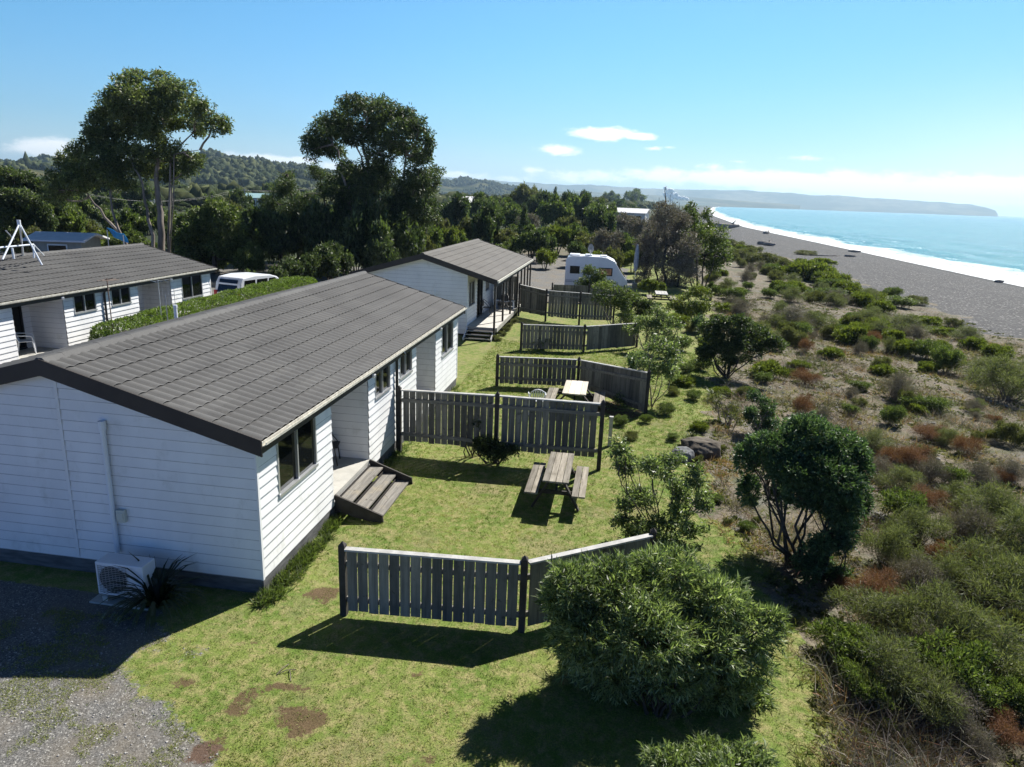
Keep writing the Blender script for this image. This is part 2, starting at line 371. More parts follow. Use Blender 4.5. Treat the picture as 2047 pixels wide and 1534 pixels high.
grass=mixc(nt,mth(nt,'MULTIPLY',smooth(nt,noisen(nt,v,.55,5,.7),.50,.64),.6),grass,(.235,.20,.11))
grass=mixc(nt,mth(nt,'MULTIPLY',smooth(nt,noisen(nt,v,1.1,5,.7),.58,.68),.5),grass,(.07,.12,.02))
grass=mixc(nt,1.0,grass,mixc(nt,smooth(nt,nf,.3,.7),(.62,.62,.6),(1.35,1.35,1.3)),'MULTIPLY')
vor=N(nt,'ShaderNodeTexVoronoi');vor.inputs['Scale'].default_value=64;nt.links.new(v,vor.inputs['Vector'])
sc_=N(nt,'ShaderNodeSeparateColor');nt.links.new(vor.outputs['Color'],sc_.inputs[0])
stone=mixc(nt,sc_.outputs[0],(.07,.07,.068),(.20,.195,.185))
stone=mixc(nt,smooth(nt,sc_.outputs[1],.93,.95),stone,(.36,.355,.33))
grav=mixc(nt,mth(nt,'MULTIPLY',smooth(nt,nb,.4,.7),.55),stone,(.20,.165,.115))
vor2=N(nt,'ShaderNodeTexVoronoi');vor2.inputs['Scale'].default_value=7;nt.links.new(v,vor2.inputs['Vector'])
s2=N(nt,'ShaderNodeSeparateColor');nt.links.new(vor2.outputs['Color'],s2.inputs[0])
shing=mixc(nt,s2.outputs[0],(.050,.050,.052),(.105,.104,.103))
shing=mixc(nt,smooth(nt,s2.outputs[1],.93,.95),shing,(.26,.25,.24))
mp=N(nt,'ShaderNodeMapping');mp.inputs['Scale'].default_value=(.35,.04,1);nt.links.new(v,mp.inputs[0])
shing=mixc(nt,1.0,shing,mixc(nt,noisen(nt,mp.outputs[0],1.,5,.6),(.8,.8,.8),(1.2,1.19,1.17)),'MULTIPLY')
straw=mixc(nt,smooth(nt,nm_,.3,.7),(.115,.095,.07),(.215,.185,.14))
straw=mixc(nt,smooth(nt,nb,.50,.68),straw,stone)
straw=mixc(nt,mth(nt,'MULTIPLY',smooth(nt,noisen(nt,v,1.9,6,.75),.50,.62),.75),straw,(.075,.085,.04))
straw=mixc(nt,mth(nt,'MULTIPLY',smooth(nt,noisen(nt,v,1.3,5,.7),.6,.7),.6),straw,(.17,.085,.05))
straw=mixc(nt,1.0,straw,mixc(nt,smooth(nt,nf,.3,.7),(.6,.6,.6),(1.35,1.35,1.35)),'MULTIPLY')
straw=mixc(nt,mth(nt,'MULTIPLY',smooth(nt,noisen(nt,v,.33,6,.7),.50,.62),.5),straw,(.07,.085,.035))
dirt=mixc(nt,smooth(nt,nf,.3,.7),(.07,.038,.024),(.125,.075,.05))
farc=mixc(nt,smooth(nt,noisen(nt,v,.02,6,.6),.4,.6),(.025,.035,.014),(.05,.058,.025))
c=mixc(nt,sh('lawn'),straw,grass)
c=mixc(nt,sh('gravel',1.3,noisen(nt,v,7.,6,.8)),c,grav)
c=mixc(nt,mth(nt,'MULTIPLY',sh('spot',1.5,noisen(nt,v,9.,7,.85)),.85),c,dirt)
c=mixc(nt,sh('far',.3,nl),c,farc)
c=mixc(nt,sh('beach',.6,nb),c,shing)
wet=N(nt,'ShaderNodeSeparateXYZ');nt.links.new(v,wet.inputs[0])
wf=mth(nt,'SUBTRACT',1,smooth(nt,wet.outputs[2],-2.85,-2.55))
c=mixc(nt,mth(nt,'MULTIPLY',wf,.45),c,(.03,.03,.032))
nt.links.new(c,b.inputs['Base Color']);b.inputs['Roughness'].default_value=.95;b.inputs['Specular IOR Level'].default_value=.2
bp=N(nt,'ShaderNodeBump');bp.inputs['Strength'].default_value=.8;bp.inputs['Distance'].default_value=.02
nt.links.new(mth(nt,'ADD',nf,mth(nt,'MULTIPLY',nm_,1.5)),bp.inputs['Height']);nt.links.new(bp.outputs[0],b.inputs['Normal'])
me.materials.append(m)
# ------------------------------------------------------------ sea
SEA=-3.0
sy=np.unique(np.concatenate([np.arange(60,420,4),axis((420,440),400,60000,8,1.06)]));sdm=np.concatenate([np.arange(-8,60,1.0),axis((60,62),59,60000,2,1.12)])
sdm=np.unique(np.round(sdm,3));ny,nx=len(sy),len(sdm)
co=np.zeros((ny,nx,3));at_=np.zeros((ny,nx))
for j,Y in enumerate(sy):
    cx=coast(Y)
    for i,D in enumerate(sdm):
        k=nz(0,Y,.05,4)*3+nz(D,Y,.06,1)*3 if Y<900 else 0
        z=SEA
        if Y<900 and D<70:
            for (c0,wd,h) in ((9,3,.55),(19,4,.6),(34,6,.45),(52,7,.35)):
                z+=h*math.exp(-((D+k-c0-nz(c0,Y,.02)*4)/wd)**2)*(.5+.5*nz(c0*3,Y,.03)+.3)*(1 if D>0 else 0)
        co[j,i]=(cx+D,Y,z);at_[j,i]=D+k
me=bpy.data.meshes.new('sea');nv=nx*ny;idx=np.arange(nv).reshape(ny,nx)
F=np.stack([idx[:-1,:-1],idx[:-1,1:],idx[1:,1:],idx[1:,:-1]],-1).reshape(-1,4)
me.vertices.add(nv);me.vertices.foreach_set('co',co.astype(np.float32).ravel())
me.loops.add(len(F)*4);me.loops.foreach_set('vertex_index',F.astype(np.int32).ravel())
me.polygons.add(len(F));me.polygons.foreach_set('loop_start',np.arange(0,len(F)*4,4,dtype=np.int32));me.polygons.foreach_set('loop_total',np.full(len(F),4,dtype=np.int32))
a=me.attributes.new('shore','FLOAT','POINT');a.data.foreach_set('value',at_.astype(np.float32).ravel())
me.update();me.polygons.foreach_set('use_smooth',[True]*len(F))
sea=tag(link('sea',me),kind='structure')
m,nt,b=mat('turquoise_water')
tc=N(nt,'ShaderNodeTexCoord');v=tc.outputs['Object']
s=at('shore')
mp=N(nt,'ShaderNodeMapping');mp.inputs['Scale'].default_value=(1.,.3,1);nt.links.new(v,mp.inputs[0]);vs=mp.outputs[0]
base=mixc(nt,smooth(nt,noisen(nt,vs,.03,4,.6),.3,.7),(.06,.235,.235),(.085,.285,.285))
mpb=N(nt,'ShaderNodeMapping');mpb.inputs['Scale'].default_value=(.12,.012,1);nt.links.new(v,mpb.inputs[0])
base=mixc(nt,mth(nt,'MULTIPLY',smooth(nt,noisen(nt,mpb.outputs[0],1.,5,.65),.45,.6),.55),base,(.035,.17,.19))
base=mixc(nt,smooth(nt,s,60,900),base,(.045,.20,.23))
f1=noisen(nt,vs,.22,6,.7);
foam_glint=smooth(nt,mth(nt,'SUBTRACT',mth(nt,'ADD',mth(nt,'MULTIPLY',f1,23.),-2.),s),-5.,6.)
f2=mth(nt,'MULTIPLY',smooth(nt,noisen(nt,vs,.30,7,.75,.5),.60,.68),mth(nt,'SUBTRACT',1,smooth(nt,s,10,55)))
streak=N(nt,'ShaderNodeMapping');streak.inputs['Scale'].default_value=(.35,.05,1);nt.links.new(v,streak.inputs[0])
f3=mth(nt,'MULTIPLY',smooth(nt,noisen(nt,streak.outputs[0],1.2,6,.75,.3),.68,.74),.75)
foam_glint=mth(nt,'MAXIMUM',foam_glint,mth(nt,'MAXIMUM',f2,mth(nt,'MULTIPLY',f3,mth(nt,'SUBTRACT',1,smooth(nt,s,60,400)))))
glint=mth(nt,'MULTIPLY',smooth(nt,noisen(nt,vs,.75,3,.7,.2),.66,.72),mth(nt,'MULTIPLY',smooth(nt,s,8,40),mth(nt,'SUBTRACT',1,smooth(nt,s,120,420))))  # white flecks painted in for the sun's sparkle on the water
foam_glint=mth(nt,'MAXIMUM',foam_glint,mth(nt,'MULTIPLY',glint,.9))
fcol=mixc(nt,smooth(nt,noisen(nt,vs,.9,6,.75),.35,.6),(.45,.52,.53),(.82,.83,.84))
nt.links.new(mixc(nt,foam_glint,base,fcol),b.inputs['Base Color'])
nt.links.new(mth(nt,'ADD',mth(nt,'MULTIPLY',foam_glint,.6),.16),b.inputs['Roughness']);b.inputs['IOR'].default_value=1.33
bp=N(nt,'ShaderNodeBump');bp.inputs['Strength'].default_value=1.;bp.inputs['Distance'].default_value=1.1
wv=mth(nt,'ADD',noisen(nt,vs,.5,5,.65),mth(nt,'MULTIPLY',noisen(nt,vs,2.2,3,.6),.25))
nt.links.new(wv,bp.inputs['Height']);nt.links.new(bp.outputs[0],b.inputs['Normal'])
me.materials.append(m)
# ------------------------------------------------------------ hills
def hillmat(name,c1,c2,c3,sc):
    m,nt,b=mat(name);tc=N(nt,'ShaderNodeTexCoord');v=tc.outputs['Object']
    n=noisen(nt,v,sc,7,.62);n2=noisen(nt,v,sc*5,5,.65)
    c=mixc(nt,smooth(nt,n,.44,.56),c1,c3);c=mixc(nt,smooth(nt,n2,.42,.62),c,c2)
    nt.links.new(c,b.inputs['Base Color']);b.inputs['Roughness'].default_value=1;b.inputs['Specular IOR Level'].default_value=0
    bp=N(nt,'ShaderNodeBump');bp.inputs['Strength'].default_value=1;bp.inputs['Distance'].default_value=.02/sc;nt.links.new(n2,bp.inputs['Height']);nt.links.new(bp.outputs[0],b.inputs['Normal'])
    return m
HM1=hillmat('wooded_hillside',(.022,.032,.016),(.035,.045,.02),(.10,.095,.05),.004)
HM2=hillmat('far_hillside',(.05,.06,.04),(.08,.08,.055),(.16,.15,.10),.0018)
HILLTOP=[]
def ridge(name,pts,D,depth,mt,rough,cliff=None,z0=-4,keep=False):
    """pts: (px,py) skyline, D: distance along view for each -> a ridge with gullies"""
    pxs=np.arange(pts[0][0],pts[-1][0]+1,5.);tops=np.interp(pxs,[p[0] for p in pts],[p[1] for p in pts])
    V=[];K=18;rows=[]
    for i,px in enumerate(pxs):
        Dd=D(px) if callable(D) else D
        d=raydir(px,tops[i]);h=math.hypot(d[0],d[1]);top=CAM+d*(Dd/h);u=np.array([d[0]/h,d[1]/h,0])
        H=top[2]-z0;H*=1+.10*nz(px*.02,0,1.,5)*rough;row=[]
        for k in range(K+1):
            t=k/K;q=(t-.62)*depth/.62 if t<.62 else (t-.62)*depth*1.6
            if t<.62: f=(t/.62);f=f**1.1;f=f*f*(3-2*f)*.6+f*.4
            else: f=1-((t-.62)/.38)**1.5
            g=nz(px*.018,t*2.2,1.3,2)*.34*rough*math.sin(math.pi*min(1,t/.62))
            p=top+u*q;z=z0+H*max(0,min(1.,f*(1+g)))
            row.append((p[0],p[1],z))
        rows.append(row)
    n=len(V);mb=MB();mb.v=[q for r in rows for q in r]
    for i in range(len(rows)-1):
        for k in range(K):
            a=i*(K+1)+k;mb.f.append((a,a+K+1,a+K+2,a+1));mb.m.append(0)
    # closed ends
    mb.f.append(tuple(range(K+1)));mb.m.append(0);e=(len(rows)-1)*(K+1);mb.f.append(tuple(range(e,e+K+1)));mb.m.append(0)
    o=mb.build(name,mt,smooth=True);tag(o,kind='structure')
    if keep: HILLTOP.append(rows)
    return o
ridge('hills_far',[(300,352),(600,352),(870,353),(930,357),(1000,362),(1100,368),(1200,371),(1300,377),(1400,380),(1500,381),(1600,388),(1700,393),(1800,399),(1850,403),(1900,406),(1940,409),(1970,414),(1990,421),(1996,431)],lambda p:float(np.interp(p,[300,1400,2000],[9500,9000,9300])),1500,HM2,.7,z0=-3.5)
ridge('hills_mid',[(780,366),(860,364),(900,362),(960,370),(1010,376),(1060,381),(1120,382),(1180,384),(1260,388),(1340,392),(1400,396),(1480,402),(1560,407),(1600,411)],lambda p:float(np.interp(p,[780,1600],[5200,6600])),900,HM2,.9,z0=-3.5)
ridge('hills_gully',[(700,400),(760,372),(820,366),(870,362),(905,366),(930,358),(960,366),(1000,372),(1040,378),(1080,388),(1120,396),(1160,403)],2700,600,HM1,1.4,z0=-2,keep=True)
ridge('hills_wooded',[(-300,335),(-100,325),(0,323),(40,327),(60,321),(100,317),(140,327),(200,335),(300,331),(380,323),(420,315),(450,319),(500,323),(560,331),(600,335),(650,345),(700,357),(760,373),(820,393),(860,405)],lambda p:float(np.interp(p,[-300,200,500,860],[2100,1900,1500,1700])),520,HM1,1.2,z0=-1,keep=True)
ridge('hills_left_front',[(-300,352),(0,340),(60,338),(150,348),(250,360),(330,352),(400,340),(450,332),(520,340),(580,352),(640,366),(700,384)],1100,330,HM1,1.2,z0=-1,keep=True)
# far woods: crowns too many to count, one object
def blobmesh(name,C,S,mt,sub_noise=.3,tints=None):
    t=(1+5**.5)/2
    iv=np.array([(-1,t,0),(1,t,0),(-1,-t,0),(1,-t,0),(0,-1,t),(0,1,t),(0,-1,-t),(0,1,-t),(t,0,-1),(t,0,1),(-t,0,-1),(-t,0,1)],float);iv=iv/np.linalg.norm(iv[0])
    fi=[(0,11,5),(0,5,1),(0,1,7),(0,7,10),(0,10,11),(1,5,9),(5,11,4),(11,10,2),(10,7,6),(7,1,8),(3,9,4),(3,4,2),(3,2,6),(3,6,8),(3,8,9),(4,9,5),(2,4,11),(6,2,10),(8,6,7),(9,8,1)]
    verts=list(iv);cache={};F=[]
    def mid(a,b):
        k=(min(a,b),max(a,b))
        if k not in cache:
            p=(verts[a]+verts[b]);verts.append(p/np.linalg.norm(p));cache[k]=len(verts)-1
        return cache[k]
    for a,b,c in fi:
        ab,bc,ca=mid(a,b),mid(b,c),mid(c,a);F+=[(a,ab,ca),(b,bc,ab),(c,ca,bc),(ab,bc,ca)]
    U=np.array(verts);nU=len(U);F=np.array(F)
    n=len(C);V=np.zeros((n,nU,3))
    for i in range(n):
        V[i]=C[i]+U*S[i]*(1+rng.normal(0,sub_noise*.5,size=(nU,1)))
    FF=(F[None]+np.arange(n)[:,None,None]*nU).reshape(-1,3)
    me=bpy.data.meshes.new(name);me.vertices.add(n*nU);me.vertices.foreach_set('co',V.astype(np.float32).ravel())
    me.loops.add(len(FF)*3);me.loops.foreach_set('vertex_index',FF.astype(np.int32).ravel());me.polygons.add(len(FF))
    me.polygons.foreach_set('loop_start',np.arange(0,len(FF)*3,3,dtype=np.int32));me.polygons.foreach_set('loop_total',np.full(len(FF),3,dtype=np.int32))
    if tints is None: tints=rng.random(n)
    a=me.attributes.new('tint','FLOAT','POINT');a.data.foreach_set('value',np.repeat(tints,nU).astype(np.float32))
    me.materials.append(mt);me.update();return link(name,me)
L_FAR=leafmat('distant_crown',[(.015,.024,.010),(.035,.048,.018),(.075,.085,.035)],.9,0,.1)
C=[];S=[]
for rows in HILLTOP:
    for _ in range(4200):
        i=rng.integers(len(rows));k=rng.integers(3,14);p=np.array(rows[i][k]);q=np.array(rows[min(i+1,len(rows)-1)][k])
        if nz(p[0],p[1],.004,6)>.12: continue
        p=p+(q-p)*rng.random();r=rng.uniform(2.8,6);C.append(p+(rng.normal(0,6),rng.normal(0,6),r*.5));S.append((r,r,r*rng.uniform(.8,1.6)))
    for _ in range(260):
        i=rng.integers(len(rows));p=np.array(rows[i][11]);r=rng.uniform(3,7);C.append(p+(0,0,r*.3));S.append((r,r,r*rng.uniform(.9,1.7)))
for _ in range(4200):
    D=230*math.exp(rng.random()**.8*2.0);px=rng.uniform(-100,1330);d=raydir(px,400);h=math.hypot(d[0],d[1]);X,Y=d[0]/h*D,d[1]/h*D
    if coast(Y)-X<60 or nz(X,Y,.006,8)>.2: continue
    r=rng.uniform(1.8,4.)*(1+D/2200);C.append((X,Y,r*.55));S.append((r,r,r*rng.uniform(.6,1.1)))
o=blobmesh('far_wood',np.array(C),np.array(S),L_FAR,.5);tag(o,'dark wooded country of crowns covering plain and hillsides','woodland',kind='stuff')
# ------------------------------------------------------------ cabins
def clad(mb,O,u,nrm,L,z0,ztop,opens=(),board=.18,prof=.020,lim=None,u0=0.):
    """lapped weatherboards; O origin, u along, nrm outward; lim(z)->(ulo,uhi)"""
    O=np.array(O,float);u=np.array(u,float);nrm=np.array(nrm,float)
    zs=set([ztop]);z=z0
    edges=[]
    while z<ztop-1e-6: edges.append(z);z+=board
    zs.update(edges)
    for o in opens: zs.update([o[2],o[3]])
    zs=sorted(q for q in zs if z0-1e-6<=q<=ztop+1e-6)
    def pt(a,z,off): return O+u*a+nrm*off+np.array([0,0,z])
    for k in range(len(zs)-1):
        za,zb=zs[k],zs[k+1]
        if zb-za<1e-5: continue
        e=max(q for q in edges if q<=za+1e-6)
        oa=prof*(1-(za-e)/board)+.002;ob=prof*(1-(zb-e)/board)+.002
        la=lim(za) if lim else (u0,L);lb=lim(zb) if lim else (u0,L)
        cuts=sorted((o[0],o[1]) for o in opens if o[2]<zb-1e-6 and o[3]>za+1e-6)
        segs=[];cur=None
        s=[(la[0],lb[0])]
        for c in cuts: s+= [(c[0],c[0]),(c[1],c[1])]
        s+=[(la[1],lb[1])]
        for i in range(0,len(s),2):
            a,b=s[i],s[i+1]
            if b[0]-a[0]<1e-4 and b[1]-a[1]<1e-4: continue
            if b[1]<a[1]: b=(b[0],a[1])
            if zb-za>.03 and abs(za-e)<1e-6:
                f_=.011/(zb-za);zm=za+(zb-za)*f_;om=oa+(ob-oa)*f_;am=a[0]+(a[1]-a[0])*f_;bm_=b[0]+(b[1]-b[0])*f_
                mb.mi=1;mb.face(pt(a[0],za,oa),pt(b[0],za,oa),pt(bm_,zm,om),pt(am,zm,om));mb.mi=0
                mb.face(pt(am,zm,om),pt(bm_,zm,om),pt(b[1],zb,ob),pt(a[1],zb,ob))
            else: mb.face(pt(a[0],za,oa),pt(b[0],za,oa),pt(b[1],zb,ob),pt(a[1],zb,ob))
            if abs(za-e)<1e-6: mb.face(pt(a[0],za,-.01),pt(b[0],za,-.01),pt(b[0],za,oa),pt(a[0],za,oa))
def roof_slope(mb,xr,zr,xe,ze,y0,y1,courses=9,pitch=.22,amp=.028,step=.018):
    n=int(round((y1-y0)/pitch));m=n*6
    ys_=np.linspace(y0,y1,m+1);L=math.hypot(xe-xr,ze-zr)
    dx,dz=(xe-xr)/L,(ze-zr)/L;nx_,nz_=-dz*(1 if xe>xr else -1),abs(dx)
    if xe<xr: nx_=dz
    w_=[amp*(abs(math.sin(math.pi*k/6.))**1.3) for k in range(m+1)]
    rows=[]
    cl=L/courses
    for c in range(courses):
        for (t,h,q,un) in ((0.,0.,.5,0),(.1,step*.1,.9,0),(.5,step*.5,1.,0),(.975,step,1.,0),(1.,step*.75,1.,0),(1.,0.,.5,.09)):
            rows.append((c*cl+t*cl,h,q,un*cl))
    base=len(mb.v)
    for (s0,h,wv,un) in rows:
        for k,y in enumerate(ys_):
            hh=h+w_[k]*wv;s=s0-un*(w_[k]/amp)
            mb.v.append((xr+dx*s+nx_*hh,y,zr+dz*s+nz_*hh))
    W_=m+1
    for r in range(len(rows)-1):
        for k in range(m):
            a=base+r*W_+k;mb.f.append((a,a+1,a+W_+1,a+W_));mb.m.append(0)
def window(root,face,a0,a1,z0,z1,name='window',div=2,frame=METAL,uax='y',curt=None):
    """face: function (a,off,z)->xyz with off outward"""
    f=MB();t=.045
    def bx(a,b,c,d,o0,o1):
        p=[face(a,o0,c),face(b,o0,c),face(b,o1,c),face(a,o1,c),face(a,o0,d),face(b,o0,d),face(b,o1,d),face(a,o1,d)];f.hexa(p)
    bx(a0,a1,z0-.01,z0+t,-.05,.05);bx(a0,a1,z1-t,z1,-.05,.028);bx(a0,a0+t,z0+t,z1-t,-.05,.028);bx(a1-t,a1,z0+t,z1-t,-.05,.028)
    for k in range(1,div):
        mm=a0+(a1-a0)*k/div;bx(mm-.02,mm+.02,z0+t,z1-t,-.03,.02)
    w_=f.build(name,frame,root)
    g=MB()
    for k in range(div):
        p=a0+t*.5+(a1-a0-t)*k/div;q=a0+t*.5+(a1-a0-t)*(k+1)/div
        g=MB();o=-.012 if k%2 else -.03
        g.hexa([face(p,o-.008,z0+t*.5),face(q,o-.008,z0+t*.5),face(q,o,z0+t*.5),face(p,o,z0+t*.5),face(p,o-.008,z1-t*.5),face(q,o-.008,z1-t*.5),face(q,o,z1-t*.5),face(p,o,z1-t*.5)])
        g.build('pane',GLASS,w_)
    return w_
def gable_lim(xr,zr,xe,ze,x_0,x_1,drop=.06):
    sl=(zr-ze)/abs(xe-xr)
    def lim(z):
        h=max(0.,(zr-drop-z)/sl);return (max(0,(x_0-(xr+h))),min(x_0-x_1,(x_0-(xr-h))))
    return lim
def cabin(name,label,loc,L=13.95,zr=3.82,ze=2.80,fl=.51,dz=0.,gable_detail=True,wtop=2.70):
    r=thing(name,label,'cabin',loc)
    xr,xe,xb=-3.46,.22,-7.14
    P1=(2.95,5.05);P2=(L-5.05,L-2.95);dep=1.35
    wz=2.66
    W=[(.66,2.2,1.47+dz*.4,wz),(5.5,6.58,1.84+dz*.3,wz),(L-6.58,L-5.5,1.84+dz*.3,wz),(L-2.2,L-.66,1.47+dz*.4,wz)]
    wb=MB();opens=list(W)+[(P1[0],P1[1],fl-.12,3),(P2[0],P2[1],fl-.12,3)]
    clad(wb,(0,0,0),(0,1,0),(1,0,0),L,.28,wtop,opens)
    gl=gable_lim(xr,zr,xe,ze,0,-6.92)
    clad(wb,(0,0,0),(-1,0,0),(0,-1,0),6.92,.27,zr-.07,(),lim=gl)
    clad(wb,(0,L,0),(-1,0,0),(0,1,0),6.92,.27,zr-.07,(),lim=gl)
    wb.box(-6.93,-6.90,0,L,.2,wtop)
    # inner shell keeps the rooms dark
    wb.box(-6.9,-.06,.02,P1[0]-.03,.25,wtop);wb.box(-6.9,-.06,P1[1]+.03,P2[0]-.03,.25,wtop);wb.box(-6.9,-.06,P2[1]+.03,L-.02,.25,wtop)
    wb.box(-6.9,-dep-.06,P1[0]-.03,P1[1]+.03,.25,wtop);wb.box(-6.9,-dep-.06,P2[0]-.03,P2[1]+.03,.25,wtop)
    # corner covers
    wb.box(-.01,.026,-.026,.03,.27,wtop);wb.box(-.01,.026,L-.03,L+.026,.27,wtop)
    for (a,b) in (P1,P2):
        clad(wb,(0,b,0),(-1,0,0),(0,-1,0),dep,fl,wtop);clad(wb,(0,a,0),(-1,0,0),(0,1,0),dep,fl,wtop)
        clad(wb,(-dep,a,0),(0,1,0),(1,0,0),b-a,fl,wtop,[(.12,b-a-.35,fl-.1,2.42)])
    if gable_detail: wb.box(-3.44,-3.38,-.024,-.018,.28,3.66)
    walls=wb.build('wall',[SIDING,LAP_SHADE],r)
    # soffit / ceiling
    c=MB();c.box(-.05,xe-.02,-.16,L+.16,wtop+.0,wtop+.03);c.box(xb+.02,-6.94,-.16,L+.16,wtop,wtop+.03);c.build('soffit',TRIM,r)
    rf=MB();roof_slope(rf,xr,zr,xe,ze,-.2,L+.2);roof_slope(rf,xr,zr,xb,ze,-.2,L+.2)
    roof=rf.build('roof',ROOF,r)
    rc=MB()
    k=int((L+.4)/.4)
    for i in range(k):
        y0=-.2+i*(L+.4)/k;y1=y0+(L+.4)/k+.02;h=.004*(i%2)
        rc.hexa([(xr-.13,y0,zr-.02),(xr+.13,y0,zr-.02),(xr+.13,y1,zr-.02),(xr-.13,y1,zr-.02),(xr-.05,y0,zr+.055+h),(xr+.05,y0,zr+.055+h),(xr+.05,y1,zr+.055+h),(xr-.05,y1,zr+.055+h)])
    rc.build('ridge_cap',ROOF,roof)
    # barge boards
    for ys_ in (-.23,L+.2):
        for s in (1,-1):
            b=MB();xx=xe if s>0 else xb
            b.extrude([(xr,zr+.04),(xx+.02*s,ze+.035),(xx+.02*s,ze-.24),(xr,zr-.235)],lambda u,v,t:(u,t,v),ys_,ys_+.03)
            b.build('barge_board',DARK,r)
    # gutter
    g=MB()
    g.extrude([(xe+.005,ze-.09),(xe+.085,ze-.05),(xe+.09,ze-.005),(xe+.075,ze-.005),(xe+.07,ze-.045),(xe+.02,ze-.07),(xe+.02,ze+.0),(xe+.005,ze+.0)],lambda u,v,t:(u,t,v),-.19,L+.19)
    gt=g.build('gutter',GUTTER,r)
    f=MB();f.box(xe-.02,xe+.003,-.195,L+.195,ze-.2,ze-.0);f.build('fascia',DARK,r)
    f=MB();f.box(xb-.003,xb+.02,-.195,L+.195,ze-.2,ze-.0);f.build('fascia',DARK,r)
    # window units
    for (a,b,c0,d0) in W: window(r,lambda a,o,z:(o,a,z),a,b,c0,d0)
    for (a,b) in (P1,P2):
        window(r,lambda q,o,z:(-dep+o,q,z),a+.12,b-.35,fl+.02,2.42,'sliding_door',2,BLACK)
        d=MB();d.box(-dep,.02,a,b,fl-.1,fl);d.build('porch_deck',CONC,r)
        lamp=MB();lamp.box(-.1,.12,b-.28,b-.22,wtop-.05,wtop-.01);lamp.tube([(.12,b-.25,wtop-.03),(.27,b-.25,wtop-.09)],[.035,.055],10);lamp.build('floodlight',PLASTIC,r)
    # base boards
    bb=MB()
    for k in range(2): bb.box(-.03,.0+.004*k,0.01,L-.01,.0+k*.14,.13+k*.14)
    bb.box(-6.9,-.03,-.0,.02,-.1,.26);bb.box(-6.9,-.03,L-.02,L,-.1,.26)
    bb.build('base_board',BASEB,r)
    sub=MB();sub.box(-6.85,-.05,.04,L-.04,-.1,.24);sub.build('subfloor',DARK,r)
    dp=MB();dp.tube([(xe+.06,L/2,ze-.1),(.10,L/2,ze-.22),(.07,L/2,ze-.32),(.07,L/2,.1)],.04,8);dp.build('downpipe',BLACK,r)
    if gable_detail:
        p=MB();p.tube([(-2.6,-.07,.5),(-2.6,-.07,2.72)],.042,12);p.tube([(-2.6,-.07,2.70),(-2.6,-.07,2.86)],.06,12);p.build('conduit_pipe',PVC,r,smooth=False)
        p=MB();p.box(-2.53,-2.38,-.09,-.02,1.08,1.30);p.box(-2.51,-2.4,-.10,-.09,1.12,1.26);p.build('isolator_switch',plain('cream_plastic',(.55,.56,.48),.4,.05),r,bevel=.006)
    return r
near=cabin('cabin','nearest white weatherboard cabin with brown tiled roof, in the lower left',(-5.5,9.65,0))
left=cabin('cabin','white weatherboard cabin at the far left behind the clipped hedge',(-18.95,16.25,.08),zr=3.72,fl=.78,dz=.35,gable_detail=False)
